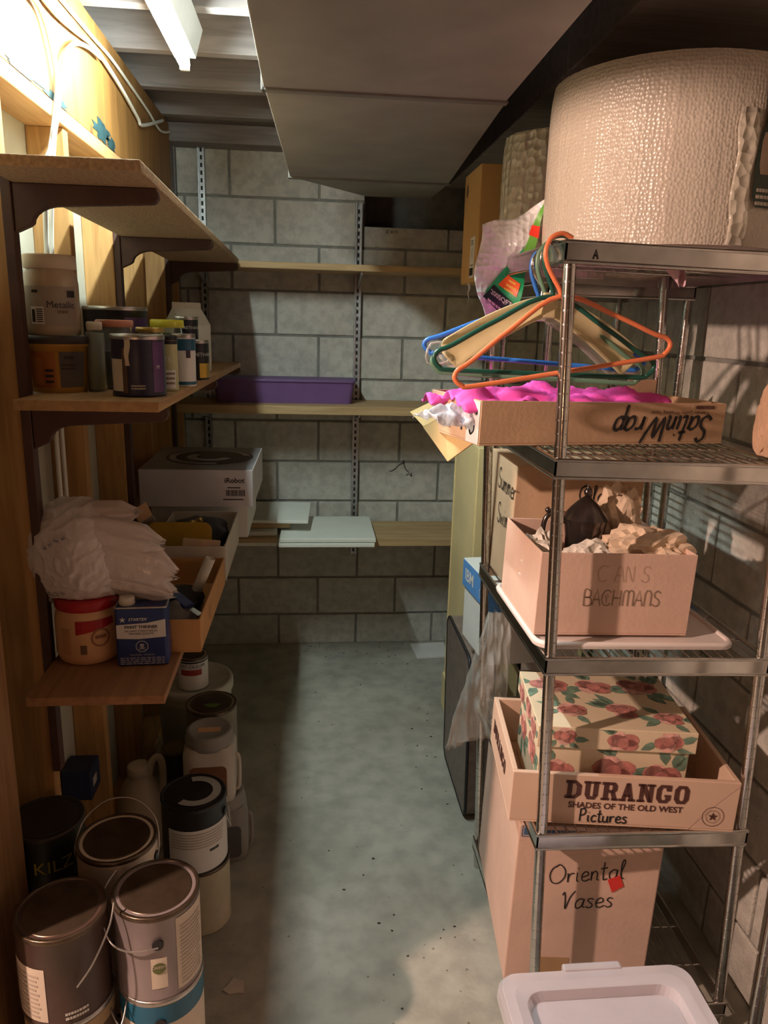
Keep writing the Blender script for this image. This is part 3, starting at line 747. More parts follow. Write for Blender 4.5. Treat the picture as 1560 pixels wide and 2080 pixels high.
tube_hanger('grey green plastic tube hanger in the middle of the hanger bunch', (0.464, 1.525, 1.716), 0.212, 0.128, ('sage', (0.13, 0.24, 0.16)), 0.03, -0.06)
M_ivory = mat('ivory_plastic', (0.78, 0.68, 0.40), 0.3, var=0.08, trans=0.35)
M_clear = mat('clear_plastic', (0.88, 0.86, 0.76), 0.2, var=0.05, trans=0.75)
def suit_hanger(label, c, half, m, yaw, drop, barb):
    t = thing('clothes_hanger', label, 'hanger', c, (0, 0.02, yaw))
    def arm(s):
        def fn(u, v):
            x = s * half * u; zt = .012 - drop * (u ** 1.5) ; hgt = .036 + .044 * u ** .8 - .055 * max(0, u - .85) / .15
            z = zt - hgt * v; y = .010 * math.sin(v * PI) * (1 + u) + .018 * u
            return (x, y, z)
        return MB().grid(fn, 24, 7)
    obj('shoulder_arm', arm(-1), m, t, solid=0.003); obj('shoulder_arm', arm(1), m, t, solid=0.003)
    obj('neck_block', MB().box(-.014, .014, -.004, .010, -.03, .018), m, t, 0.004)
    hk = [(0, .004, .015), (0, .004, .035), (-.018, .004, .060), (-.024, .004, .085), (-.010, .004, .106), (.012, .004, .112), (.028, .004, .102)]
    obj('hook', MB().tube(smooth_path(hk, 4), .0028, 7), M_chrome, t)
    if barb:
        for s in (-1, 1):
            x = s * half
            p = [(x * .86, .015, -drop * .88), (x * 1.10, .012, -drop * .86), (x * 1.13, .012, -drop * 1.25), (x * .92, .014, -drop * 1.22)]
            obj('clip_loop', MB().tube(smooth_path(p, 3, True), .0026, 6, True), M_clear, t)
    return t
suit_hanger('ivory wide-shouldered plastic hanger behind the dark green one', (0.461, 1.485, 1.712), 0.200, M_ivory, 0.04, 0.092, False)
suit_hanger('yellowed translucent wide-shouldered hanger with end loops', (0.463, 1.550, 1.706), 0.196, M_clear, -0.05, 0.098, True)

# marker letter on the top rim and a torn scrap caught under the top shelf
mb = MB(); hand(mb, 'A', .016, .0035, (0.052, -.0012, 1.816 - .029), (1, 0, 0), (0, 0, 1), smooth=False)
rk = [o for o in bpy.data.objects if o.name == 'wire_rack'][0]
obj('marker_letter', mb, M_ink, rk)
sc_ = tag(obj('film_scrap', MB().grid(lambda u, v: ((.055 * (u - .5)) * (1 - .75 * v) + .012 * v, .012 * math.sin(u * 7 + v * 4), -.05 * v - .006 * math.sin(u * 9)), 14, 12), mat('film_pink', (0.62, 0.40, 0.46), .3, var=.1), solid=.0012), 'torn pink plastic scrap hanging under the top rack shelf', 'plastic scrap')
sc_.location = (0.690, 1.455, 1.802)
tb_ = tag(obj('paper_strip', MB().tube([(0, 0, 0), (.004, 0, -.014), (-.001, 0, -.03), (.003, 0, -.045), (0, 0, -.062)], .002, 6, radii=[.005, .004, .0025, .0012, .0008]), M_cardw), 'thin torn paper strip dangling from the tall narrow carton', 'paper strip')
tb_.location = (0.497, 2.46, 1.79)
def film_mat(name, col, fac, rough, bump, bscale):       # thin clear film: part passes straight through, part is scattered and glossy
    mt, nt, b = _base(name); N = nt.nodes; L = nt.links
    b.inputs['Base Color'].default_value = (*col, 1); b.inputs['Roughness'].default_value = rough; b.inputs['Specular IOR Level'].default_value = 1.0
    nz = N.new('ShaderNodeTexNoise'); nz.inputs['Scale'].default_value = bscale; nz.inputs['Detail'].default_value = 4
    tc = N.new('ShaderNodeTexCoord'); L.new(tc.outputs['Object'], nz.inputs[0])
    bp = N.new('ShaderNodeBump'); bp.inputs['Strength'].default_value = bump; bp.inputs['Distance'].default_value = 0.02
    L.new(nz.outputs['Fac'], bp.inputs['Height']); L.new(bp.outputs[0], b.inputs['Normal'])
    tr = N.new('ShaderNodeBsdfTransparent'); mx = N.new('ShaderNodeMixShader'); mx.inputs[0].default_value = fac
    L.new(tr.outputs[0], mx.inputs[1]); L.new(b.outputs[0], mx.inputs[2]); L.new(mx.outputs[0], N['Material Output'].inputs['Surface'])
    MATS[name] = mt; return mt
# ---- second shelf: tissue box
sb = shelf_thing('tissue_box', 'open flat cardboard box of pink tissue on the second rack shelf', 'box', 1, -0.128, 1.505, 0.26, dz=0.006)
SW, SD, SH = 0.63, 0.25, 0.092
obj('box_tray', open_box(SW, SD, SH), M_card, sb, 0.0015)
M_cy = mat('cardboard_yellow', (0.60, 0.43, 0.20), 0.85, var=.06)
mi_ = Matrix.Translation(sb.location) @ sb.rotation_euler.to_matrix().to_4x4(); mi_.invert()
def flap(name, q, th=.0035):
    q = [mi_ @ Vector(p) for p in q]; n = (q[1] - q[0]).cross(q[2] - q[0]).normalized() * th
    obj(name, MB().hexa(q, [p + n for p in q]), M_cy, sb)
flap('end_flap', [(.311, 1.660, 1.366), (.352, 1.590, 1.420), (.306, 1.700, 1.463), (.262, 1.725, 1.434)])
flap('end_flap', [(.262, 1.725, 1.434), (.306, 1.700, 1.463), (.287, 1.750, 1.491), (.240, 1.800, 1.458)])
obj('corner_tab', MB().box(SW - .09, SW - .001, SD - .006, SD - .003, SH, SH + .035), M_card, sb, .001)
obj('white_end', MB().box(-.0012, -.0002, .004, .06, .002, SH - .002), M_cardw, sb)
mb = MB(); hand(mb, 'Sat', .05, .006, (-.0016, .01, .07), (0, 1, 0), (0, 0, -1), taper=True, slant=.2); obj('brush_lettering', mb, M_ink, sb)
mb = MB()                              # brush script, printed upside down as the box stands
hand(mb, 'SatinWrap', .058, .0086, (SW - .035, -.0012, .062), (-1, 0, 0), (0, 0, -1), taper=True, slant=.28, jitter=.05)
obj('brush_lettering', mb, M_ink, sb)
mb = MB(); flat_text(mb, 'Premium Quality Wrapping Tissue', .0115, (SW - .13, -.0012, .070), (-1, 0, 0), (0, 0, -1))
obj('small_print', mb, M_brown_ink, sb)
obj('recycle_marks', flat_bars(MB(), 0, .055, .083, .008, (SW - .035, -.0012, 0), (-1, 0, 0), (0, 0, 1), 4, 1), M_brown_ink, sb, kind='stuff')
M_pink = mat('pink_tissue', (0.95, 0.10, 0.50), 0.65, var=0.10, scale=18)
def tissue(u, v):
    x = -.03 + .57 * u; y = .012 + .225 * v
    h = .066 + .040 * math.sin(PI * min(1, v * 1.3)) * (0.6 + .4 * math.sin(u * 3.4)) + .030 * abs(noise.noise(Vector((u * 6, v * 4, 4.1)))) + .02 * noise.noise(Vector((u * 14 + v * 6, v * 9, 2.2)))
    return (x, y, h - .035 * max(0, u - .75) * 4 * .3)
tp = tag(obj('pink_tissue', MB().grid(tissue, 60, 30), M_pink, solid=0.002), 'bright pink crumpled tissue paper lying in the flat cardboard box', 'tissue paper')
tp.location = sb.location; tp.rotation_euler = sb.rotation_euler
def film(u, v):
    a = PI * (.1 + .9 * v); x = -.085 + .13 * u + .02 * noise.noise(Vector((u * 5, v * 5, 7))); y = .02 + .13 * v
    z = .035 + .05 * math.sin(a) * (.5 + .6 * u) + .022 * noise.noise(Vector((u * 7, v * 7, 3.3)))
    return (x, y, z)
M_film = film_mat('clear_film', (0.84, 0.87, 0.95), 0.50, 0.10, 0.5, 30)
cf = tag(obj('plastic_film', MB().grid(film, 26, 26), M_film, solid=0.0015), 'crumpled clear plastic film spilling from the end of the tissue box', 'plastic film')
cf.location = sb.location; cf.rotation_euler = sb.rotation_euler
pb = thing('paper_bag', 'tan paper bag at the right edge beside the tissue box', 'bag', on(1, .474, 1.480, .006))
obj('bag_body', crumple(.018, .034, .072, 11, .30, 2.2, 4, -.069, 1.2, False), mat('tan_paper', (0.50, 0.32, 0.21), .85, var=.1), pb, loc=(0, 0, .072))

# ---- third shelf: lid, box with teapot, labelled carton behind
M_lid = mat('white_plastic', (0.80, 0.72, 0.68), 0.35, var=0.04)
ld = shelf_thing('plastic_cover', 'white plastic storage cover under the box of wrapped teapot', 'cover', 2, -0.012, 1.432)
def rrect(x0, x1, y0, y1, r, n=6):
    P = []
    for cx, cy, a0 in ((x1 - r, y0 + r, -PI / 2), (x1 - r, y1 - r, 0), (x0 + r, y1 - r, PI / 2), (x0 + r, y0 + r, PI)):
        for i in range(n + 1):
            a = a0 + PI / 2 * i / n; P.append((cx + r * math.cos(a), cy + r * math.sin(a)))
    return P
LW, LD_ = 0.445, 0.385
obj('lid_plate', MB().prism(rrect(0, LW, 0, LD_, .035), (0, 0, .004), (1, 0, 0), (0, 1, 0), (0, 0, 1), .010), M_lid, ld, .003)
rim_p = [Vector((p[0], p[1], .012)) for p in rrect(.006, LW - .006, .006, LD_ - .006, .03)]
obj('lid_rim', MB().tube(rim_p, .0075, 8, True), M_lid, ld)
for y in (.10, .27): obj('lid_clip', MB().box(.012, .024, y, y + .03, .012, .019), M_lid, ld, .002)
ZB = 0.021
bb = thing('gift_carton', 'open tan carton marked BACHMANS holding the dark teapot and paper', 'box', on(2, -0.008, 1.470, .003 + ZB), (0, TILT, 0.0))
BW, BD, BH = 0.342, 0.285, 0.184
obj('carton_body', open_box(BW, BD, BH), M_cardp, bb, .0015)
mb = MB()
x = 0
for ch in ('B', 'A', 'C', 'H', 'M', 'A', 'n_', 'S'):
    adv, stt = HW[ch]
    for k in stt:
        p = smooth_path([((x + a) * .0345, b * .035, 0) for a, b in k], 3) if ch in 'CSB' else [((x + a) * .0345, b * .035, 0) for a, b in k]
        ribbon(mb, [(q[0], q[1]) for q in p], .0021, (.098, -.0012, .068), (1, 0, 0), (0, 0, 1))
    x += adv - .04
for p in ([(0, 0), (0, .012)], [(-.004, .014), (0, .020), (.004, .014), (0, .011), (-.004, .014)]):
    ribbon(mb, p, .0012, (.098 + .0535, -.0012, .074), (1, 0, 0), (0, 0, 1))
obj('printed_name', mb, M_grey_ink, bb)
mb = MB(); hand(mb, 'C AN S', .036, .0011, (.125, -.0012, .122), (1, 0, 0), (0, 0, 1)); obj('pencil_writing', mb, mat('pencil_light', (0.42, 0.29, 0.20), .7), bb)
M_pewter = mat('tarnished_silver', (0.13, 0.11, 0.105), 0.22, 0.9, var=0.3, scale=10)
tpz = on(2, 0.148, 1.64, .003 + ZB + .006)
te = thing('teapot', 'tarnished dark metal teapot with a pointed lid standing in the open carton', 'teapot', tpz)
obj('pot_body', MB().lathe([(.030, 0), (.036, .01), (.040, .05), (.041, .12), (.043, .17), (.048, .198), (.051, .212)], 28, cap1=True), M_pewter, te)
ll = obj('lid', MB().lathe([(.053, .212), (.048, .219), (.036, .234), (.022, .249), (.011, .258), (.007, .262)], 28, cap0=True), M_pewter, te)
obj('finial', MB().lathe([(.004, .260), (.0085, .268), (.0095, .274), (.005, .280), (.0025, .285), (.004, .288), (.0, .292)], 16), M_pewter, ll)
obj('handle', MB().tube(smooth_path([(-.043, 0, .200), (-.075, 0, .222), (-.094, 0, .210), (-.098, 0, .17), (-.082, 0, .12), (-.040, 0, .095)], 5), .006, 8), M_pewter, te)
obj('thumb_rest', MB().lathe([(0, 0), (.006, .004), (.007, .010), (.0, .016)], 10, (-.090, 0, .222)), M_pewter, te)
obj('spout', MB().tube(smooth_path([(.038, 0, .09), (.07, -.01, .12), (.085, -.015, .165), (.112, -.02, .192)], 5), .01, 8, radii=None), M_pewter, te)
M_paper = mat('cream_tissue', (0.74, 0.58, 0.42), 0.8, var=0.1, scale=14)
M_paper2 = mat('white_tissue', (0.72, 0.68, 0.60), 0.8, var=0.08, scale=14)
for lab, dx, y, z, r, sd, m_ in (('tall cream paper wad behind the teapot in the carton', .245, 1.70, .165, (.058, .038, .100), 2, M_paper),
                             ('wide yellowed paper bundle at the right of the carton', .260, 1.560, .165, (.085, .060, .050), 5, M_paper),
                             ('white paper wad in front of the teapot in the carton', .125, 1.540, .125, (.065, .032, .055), 9, M_paper2),
                             ('small white paper wad at the left end of the carton', .036, 1.60, .115, (.034, .075, .065), 13, M_paper2)):
    o = tag(obj('crumpled_paper', crumple(*r, sd, .34, 2.3, 4, None, 1.5, False), m_), lab, 'paper', 'paper wads in the carton'); o.location = on(2, dx, y, z + .02)
ob_ = shelf_thing('moving_carton', 'closed carton marked Old Family behind the teapot carton', 'box', 2, 0.024, 1.822)
OW, OD, OH = .335, .265, .322
obj('carton_body', MB().box(0, OW, 0, OD, 0, OH), M_card, ob_, .003)
mb = MB(); hand(mb, 'Old', .042, .0032, (.165, -.0015, .235), (1, 0, 0), (0, 0, 1)); obj('marker_writing', mb, M_ink, ob_); mb = MB(); hand(mb, 'Family', .042, .0032, (.115, -.0015, .165), (1, 0, 0), (0, 0, 1)); obj('marker_writing', mb, M_ink, ob_)
mb = MB(); hand(mb, 'Summer', .055, .0035, (-.0015, .17, .235), (0, -1, 0), (0, 0, 1), jitter=.1); obj('marker_writing', mb, M_ink, ob_); mb = MB(); hand(mb, 'Swim', .055, .0035, (-.0015, .15, .145), (0, -1, 0), (0, 0, 1), jitter=.1); obj('marker_writing', mb, M_ink, ob_)

# ---- fourth shelf: boot box and floral box
M_boot = mat('boot_box_card', (0.67, 0.47, 0.35), 0.8, var=0.05, scale=6)
db = shelf_thing('boot_box', 'open tan boot box tray printed DURANGO on the fourth rack shelf', 'box', 3, -0.052, 1.450)
db.rotation_euler = (0, TILT, -0.11)
DW, DD, DH = .505, .345, .125
obj('box_tray', open_box(DW, DD, DH, .012, .004), M_boot, db, .002)
def slab(mb, word, h, o, right, up):
    x = 0; W = .78; s = .24; e = .13
    G = {'D': [rq(.1, .1 + s, 0, 1), rq(0, .5, 0, e * 1.25), rq(0, .5, 1 - e * 1.25, 1), rq(W - s, W, .24, .76), [(.5, 0), (W, .24), (W - s, .24 + .06), (.46, e * 1.25)], [(.5, 1), (.46, 1 - e * 1.25), (W - s, .70), (W, .76)]],
         'U': [rq(.08, .08 + s, .22, 1), rq(W - s - .06, W - .06, .22, 1), rq(0, .40, 1 - e, 1), rq(W - .36, W + .02, 1 - e, 1), [(.08, .24), (.22, 0), (W - .2, 0), (W - .06, .24), (W - .06 - s, .3), (W - .30, .18), (.32, .18), (.08 + s, .3)]],
         'R': [rq(.1, .1 + s, 0, 1), rq(0, .42, 0, e), rq(0, .55, 1 - e * 1.2, 1), rq(.3, .58, .42, .42 + e * 1.2), rq(W - s - .02, W - .02, .58, .82), [(.5, 1), (.5, .84), (W - s - .02, .82), (W - .02, .82), (W - .14, 1)], [(.5, .42), (W - .14, .42), (W - .02, .58), (W - s - .02, .6), (.5, .56)], [(.44, .45), (.66, .45), (W + .02, 0), (W - .2, 0)], rq(W - .26, W + .06, 0, e)],
         'A': [[(.10, 0), (.10 + s * .85, 0), (.48, 1), (.30, 1)], [(W - .08 - s * .85, 0), (W - .06, 0), (.50, 1), (.30, 1)], rq(.0, .34, 0, e), rq(W - .34, W + .02, 0, e), rq(.22, .56, .24, .38)],
         'N': [rq(.1, .1 + s * .85, 0, 1), rq(0, .38, 0, e), rq(0, .34, 1 - e, 1), rq(W - s - .0, W - .02, 0, 1), rq(W - .36, W + .06, 1 - e, 1), [(.12, 1), (.36, 1), (W - .04, 0), (W - .24, 0)]],
         'G': [rq(.04, .04 + s, .24, .76), [(.04, .24), (.22, 0), (W - .2, 0), (W - .02, .2), (W - .02, .46), (.44, .46), (.44, .34), (W - s - .02, .34), (W - .30, .17), (.34, .17), (.04 + s, .28)], [(.04, .76), (.04 + s, .72), (.34, .84), (W - .30, .84), (W - s - .02, .66), (W - .02, .66), (W - .02, .98), (W - .12, 1), (.22, 1)]],
         'O': [rq(.04, .04 + s, .24, .76), rq(W - s - .02, W - .02, .24, .76), [(.04, .24), (.2, 0), (W - .18, 0), (W - .02, .24), (W - s - .02, .29), (W - .30, .17), (.34, .17), (.04 + s, .29)], [(.04, .76), (.04 + s, .71), (.34, .83), (W - .30, .83), (W - s - .02, .71), (W - .02, .76), (W - .18, 1), (.2, 1)]]}
    for ch in word:
        for q in G[ch]: rects(mb, [[((x + a) * h, b * h) for a, b in q]], o, right, up)
        x += W + .10
    return x * h
mb = MB(); slab(mb, 'DURANGO', .0455, (.118, -.0012, .066), (1, 0, 0), (0, 0, 1))
flat_text(mb, 'SHADES OF THE OLD WEST', .0205, (.256, -.0012, .050), (1, 0, 0), (0, 0, 1), bold=.022)
obj('printed_name', mb, M_brown_ink, db)
mb = MB(); hand(mb, 'Pictures', .032, .0034, (.155, -.0014, .010), (1, 0, 0), (0, 0, 1)); obj('marker_writing', mb, M_ink, db)
mb = MB()
ring = [(.024 * math.cos(2 * PI * i / 28), .024 * math.sin(2 * PI * i / 28)) for i in range(29)]
ribbon(mb, ring, .0012, (.453, -.0012, .038), (1, 0, 0), (0, 0, 1)); ribbon(mb, [(a * .64, b * .64) for a, b in ring], .0008, (.453, -.0012, .038), (1, 0, 0), (0, 0, 1))
star = [((.0115 if i % 2 == 0 else .0046) * math.sin(PI * i / 5), (.0115 if i % 2 == 0 else .0046) * math.cos(PI * i / 5)) for i in range(10)]
rects(mb, [[star[i], star[(i + 1) % 10], (0, 0)] for i in range(10)], (.453, -.0012, .038), (1, 0, 0), (0, 0, 1))
obj('star_emblem', mb, M_brown_ink, db)
mb = MB(); slab(mb, 'DURANGO', .034, (-.0012, .30, .052), (0, -1, 0), (0, 0, 1)); obj('printed_name', mb, M_brown_ink, db)
mb = MB(); ribbon(mb, [(q[0], q[1]) for q in smooth_path([(.40, .004, 0), (.43, .04, 0), (.455, .07, 0), (.50, .118, 0)], 5)], .004, (0, -.0008, 0), (1, 0, 0), (0, 0, 1)); obj('crease', mb, M_cardp, db)
M_flor = mat('floral_paper', (0.72, 0.60, 0.42), 0.7, var=0.05)
M_rose = mat('rose_pink', (0.50, 0.20, 0.17), 0.7, var=0.35, scale=45)
M_rosel = mat('rose_light', (0.74, 0.42, 0.36), 0.7, var=0.25, scale=60)
M_leaf = mat('leaf_green', (0.16, 0.25, 0.18), 0.7, var=0.3, scale=50)
fb = shelf_thing('floral_box', 'floral lidded keepsake box standing in the boot box tray', 'box', 3, 0.002, 1.472, -0.11, dz=.012)
FW, FD, FH = .355, .27, .212
obj('box_base', MB().box(.010, FW - .010, .010, FD - .010, 0, FH), M_flor, fb, .002)
lid = obj('lid', MB().box(0, FW, 0, FD, FH - .048, FH + .004), M_flor, fb, .002)
# the floral print: roses and leaves on each face
def flower(mb, cx, cy, r, o, right, up, seed):
    rr = random.Random(seed)
    for k in range(5):
        a = k * 1.256 + rr.random(); pc = (cx + r * .5 * math.cos(a), cy + r * .42 * math.sin(a))
        pts = [(pc[0] + r * (.55 + .15 * rr.random()) * math.cos(2 * PI * i / 10), pc[1] + r * .5 * math.sin(2 * PI * i / 10)) for i in range(10)]
        rects(mb, [pts], Vector(o) + Vector((0, 0, 0)), right, up, 1 if k % 2 else 0)
    pts = [(cx + r * .42 * math.cos(2 * PI * i / 10), cy + r * .4 * math.sin(2 * PI * i / 10)) for i in range(10)]
    n = Vector(right).cross(Vector(up)) * .0003
    rects(mb, [pts], Vector(o) + n, right, up, 0)
    for k in range(5):
        a = rr.random() * 6.3; l = r * (1.2 + rr.random() * .5); c = (cx + r * .9 * math.cos(a), cy + r * .8 * math.sin(a)); w = r * .35
        d = (math.cos(a + .3), math.sin(a + .3)); q = (-d[1], d[0])
        leaf = [(c[0] + d[0] * l * t + q[0] * w * s, c[1] + d[1] * l * t + q[1] * w * s) for t, s in ((0, 0), (.25, .8), (.6, .8), (1, 0), (.6, -.8), (.25, -.8))]
        rects(mb, [leaf], Vector(o) - n * .6, right, up, 2)
def clip_print(name, parent, specs, o, right, up, w, h, e=.0009):
    n = Vector(right).cross(Vector(up))
    ax, ay, oo = Vector(right), Vector(up), Vector(o)
    for i, (cx, cy, r) in enumerate(specs):
        mb = MB(); flower(mb, cx, cy, r, Vector(o) + n * (e + .0001 * i), right, up, i * 3 + int(cx * 1000))
        vs = []
        for v in mb.v:
            d = Vector(v) - oo; x, y, z = d.dot(ax), d.dot(ay), d.dot(n)
            vs.append(oo + ax * min(max(x, .002), w - .002) + ay * min(max(y, .002), h - .002) + n * z)
        mb.v = [tuple(v) for v in vs]; obj(name, mb, [M_rose, M_rosel, M_leaf], parent)
clip_print('floral_print', lid, [(.06, .20, .044), (.17, .20, .042), (.28, .21, .046), (.09, .08, .034), (.21, .085, .038), (.31, .06, .032)], (0, 0, FH + .004), (1, 0, 0), (0, 1, 0), FW, FD)
clip_print('floral_print', lid, [(.06, .03, .024), (.19, .02, .032), (.29, .028, .030)], (0, 0, FH - .048), (1, 0, 0), (0, 0, 1), FW, .052)
clip_print('floral_print', fb, [(.045, .10, .034), (.17, .105, .046), (.28, .095, .042)], (.010, .010, 0), (1, 0, 0), (0, 0, 1), FW - .02, .160)
clip_print('floral_print', lid, [(.06, .02, .030), (.15, .03, .030), (.22, .02, .028)], (0, FD, FH - .048), (0, -1, 0), (0, 0, 1), FD, .052)
clip_print('floral_print', fb, [(.06, .10, .036), (.17, .11, .040)], (.010, FD - .01, 0), (0, -1, 0), (0, 0, 1), FD - .02, .160)

# ---- bottom shelf: tall vases carton
vb = shelf_thing('vases_carton', 'tall tan carton marked Oriental vases on the lowest rack shelf', 'box', 4, -0.040, 1.490)
vb.rotation_euler = (0, TILT, -0.09)
VW, VD, VH = .345, .48, .442
obj('carton_body', MB().box(0, VW, 0, VD, 0, VH), M_cardp, vb, .004)
mb = MB(); hand(mb, 'Oriental', .050, .0028, (.082, -.0014, .285), Vector((1, 0, .13)).normalized(), Vector((-.13, 0, 1)).normalized(), slant=.12); obj('marker_writing', mb, M_ink, vb); mb = MB()
hand(mb, 'Vases', .052, .0028, (.118, -.0014, .215), Vector((1, 0, .10)).normalized(), Vector((-.10, 0, 1)).normalized(), slant=.15); obj('marker_writing', mb, M_ink, vb)
rg = obj('red_tag', MB().prism([(0, 0), (.026, .018), (.014, .048), (-.014, .034)], (.236, -.0012, .268), (1, 0, 0), (0, 0, 1), (0, -1, 0), .001), M_red, vb)
obj('tape_piece', MB().box(.065, .155, -.001, 0, .005, .075), M_tape, vb); obj('tape_piece', MB().box(.06, .155, -.001, 0, .395, .43), M_tape, vb)
mb = MB(); flat_bars(mb, .045, .14, .424, .012, (0, -.0012, 0), (1, 0, 0), (0, 0, 1), 6, 1)
M_bprint = mat('blue_print', (0.05, 0.14, 0.30), .6)
obj('printed_mark', mb, M_bprint, vb, kind='stuff')
mb = MB(); lx, lz = .012, .416
rects(mb, [rq(lx, lx + .0055, lz, lz + .02), rq(lx + .0068, lx + .0118, lz, lz + .02), rq(lx + .0131, lx + .0186, lz, lz + .02)], (0, -.0012, 0), (1, 0, 0), (0, 0, 1))
ribbon(mb, [(lx - .004, lz - .004), (lx + .0226, lz - .004), (lx + .0226, lz + .024), (lx - .004, lz + .024), (lx - .004, lz - .004)], .002, (0, -.0012, 0), (1, 0, 0), (0, 0, 1)); obj('printed_logo', mb, M_bprint, vb)

# ---- clear plastic bag hanging off the third shelf
M_bag = film_mat('clear_bag_film', (0.84, 0.85, 0.80), 0.27, 0.05, 0.15, 10)
cb = thing('clear_bag', 'clear plastic bag hanging beside the floral box', 'bag', (0.45, 1.86, 0.52))
def bag(u, v):
    s_ = -1 if u < .5 else 1; k = u * 2 if u < .5 else (1 - u) * 2
    xl_ = -.075 + .095 * v ** 1.1; xr_ = .095 - .012 * v; x = xl_ + (xr_ - xl_) * k; z = .41 * v + .045 * k * (1 - v) + .02 * (k - .5) ** 2 * v
    y = s_ * (.006 + .035 * math.sin(PI * min(1, v * 1.05)) * (1 - abs(2 * k - 1) ** 2)) + .016 * noise.noise(Vector((k * 7, v * 7, s_ * 2.0))) + .01 * (1 - abs(noise.noise(Vector((k * 9 + v * 5, v * 4, s_ * 4.0)))) * 3)
    return (x, y - .03 * v, z + .010 * noise.noise(Vector((k * 5, v * 5, 8))))
obj('bag_film', MB().grid(bag, 60, 36, 0, True, True), M_bag, cb)

# ---- behind the rack: paper-box, olive cabinet, suitcase
M_ibm = mat('print_blue', (0.10, 0.28, 0.62), 0.6, var=.06)
ib = thing('archive_box', 'white lidded archive box with a blue IBM lid beside the olive cabinet', 'box', (0.522, 2.050, 0.672), (0, 0, 0.10))
obj('box_base', MB().box(.006, .30, .006, .25, 0, .255), M_cardw, ib, .002)
il = obj('lid', MB().box(0, .306, 0, .256, .170, .262), [M_cardw], ib, .002)
obj('blue_band', MB().box(-.001, 0, .001, .255, .173, .259).box(.0, .305, -.001, 0, .173, .259), M_ibm, il)
mb = MB(); flat_text(mb, 'IBM', .055, (-.0018, .185, .216), (0, -1, 0), (0, 0, 1), bold=.02)
ribbon(mb, [(.014 * math.cos(2 * PI * i / 20), .014 * math.sin(2 * PI * i / 20)) for i in range(21)], .003, (-.0018, .07, .205), (0, -1, 0), (0, 0, 1))
flat_text(mb, 'S', .018, (-.0018, .07, .205), (0, -1, 0), (0, 0, 1))
obj('lid_lettering', mb, M_cardw, il)
obj('small_print', flat_bars(MB(), .02, .09, .205, .006, (0, -.0018, 0), Vector((1, 0, -.5)).normalized(), Vector((.5, 0, 1)).normalized(), 8, 2), M_cardw, il, kind='stuff')
M_olive = mat('olive_paint', (0.80, 0.63, 0.32), 0.45, var=0.08, scale=4)
oc = thing('metal_cabinet', 'olive yellow metal cabinet against the wall past the racks', 'cabinet', (0.835, 2.86, 0))
obj('cabinet_body', MB().box(-.232, .235, -.21, .21, .05, 1.235), M_olive, oc, .004)
obj('base', MB().box(-.222, .225, -.20, .20, 0, .05), M_dark, oc, .002)
obj('side_seam', MB().box(-.236, -.231, -.205, -.198, .06, 1.22).box(-.236, -.231, .198, .205, .06, 1.22), M_olive, oc)
obj('foot_trim', MB().box(-.245, -.231, .10, .21, .0, .16), M_olive, oc, .012)
M_suit = mat('suitcase_brown', (0.19, 0.14, 0.115), 0.5, var=0.2, scale=30, bump=.1)
su = thing('suitcase', 'dark brown suitcase standing on the floor beside the olive cabinet', 'suitcase', (0.575, 2.235, 0), (0, -0.02, 0))
def sc_outline(x0, x1): return MB().prism(rrect(0, .42, 0, .60, .05), (x0, 0, .008), (0, 1, 0), (0, 0, 1), (1, 0, 0), x1 - x0)
obj('shell', sc_outline(-.042, .042), M_suit, su, .008)
for x in (-.039, .039): obj('edge_piping', MB().tube([Vector((x, p[0], p[1] + .008)) for p in rrect(.004, .416, .004, .596, .046)], .006, 8, True), M_ink, su)
obj('handle', MB().tube(smooth_path([(0, .15, .606), (0, .16, .632), (0, .21, .637), (0, .26, .632), (0, .27, .606)], 4), .007, 8), M_ink, su)
pl = thing('floor_board', 'pale board scrap lying on the floor by the olive cabinet', 'board', (0.60, 3.60, 0.001), (0, 0, .08))
obj('board', MB().box(-.06, .12, -.07, .10, 0, .012), M_cardw, pl, .002)

# ---- clear storage bin in front
M_bin = mat('bin_plastic', (0.88, 0.83, 0.88), 0.28, var=0.04, trans=0.55, ior=1.2)
bn = thing('storage_bin', 'translucent plastic storage bin with a clear lid in front of the rack', 'bin', (0.567, 0.962, 0))
def shell(w0, d0, w1, d1, z0, z1, t, r=.035):
    mb = MB()
    rings = []
    for w, d, z in ((w0, d0, z0), (w1, d1, z1), (w1 - t, d1 - t, z1), (w0 - t, d0 - t, z0 + t)):
        rings.append([(p[0], p[1], z) for p in rrect(-w, w, -d, d, r)])
    n = len(rings[0]); vs = [p for q in rings for p in q]
    fs = [(j * n + i, j * n + (i + 1) % n, (j + 1) * n + (i + 1) % n, (j + 1) * n + i) for j in range(3) for i in range(n)]
    fs += [tuple(reversed(range(n))), tuple(range(3 * n, 4 * n))]
    mb.add(vs, fs); return mb
obj('bin_body', shell(.155, .20, .183, .235, 0.002, .385, .003), M_bin, bn)
lidm = MB().prism(rrect(-.145, .145, -.195, .195, .03), (0, 0, .395), (1, 0, 0), (0, 1, 0), (0, 0, 1), .003)
li = obj('lid', lidm, M_bin, bn, .001)
def lid_ring():
    prof = [(.165, .195, .398), (.172, .202, .416), (.192, .222, .420), (.212, .242, .420), (.218, .248, .408), (.219, .249, .385), (.216, .246, .385), (.214, .244, .405), (.19, .22, .416), (.174, .204, .412), (.168, .198, .395)]
    rs = [[(p[0], p[1], z) for p in rrect(-(w - .02), w - .02, -d, d, .035)] for w, d, z in prof]
    n = len(rs[0]); vs = [p for q in rs for p in q]
    return MB().add(vs, [(j * n + i, j * n + (i + 1) % n, (j + 1) * n + (i + 1) % n, (j + 1) * n + i) for j in range(len(rs) - 1) for i in range(n)])
obj('lid_rim', lid_ring(), M_bin, li, .001)
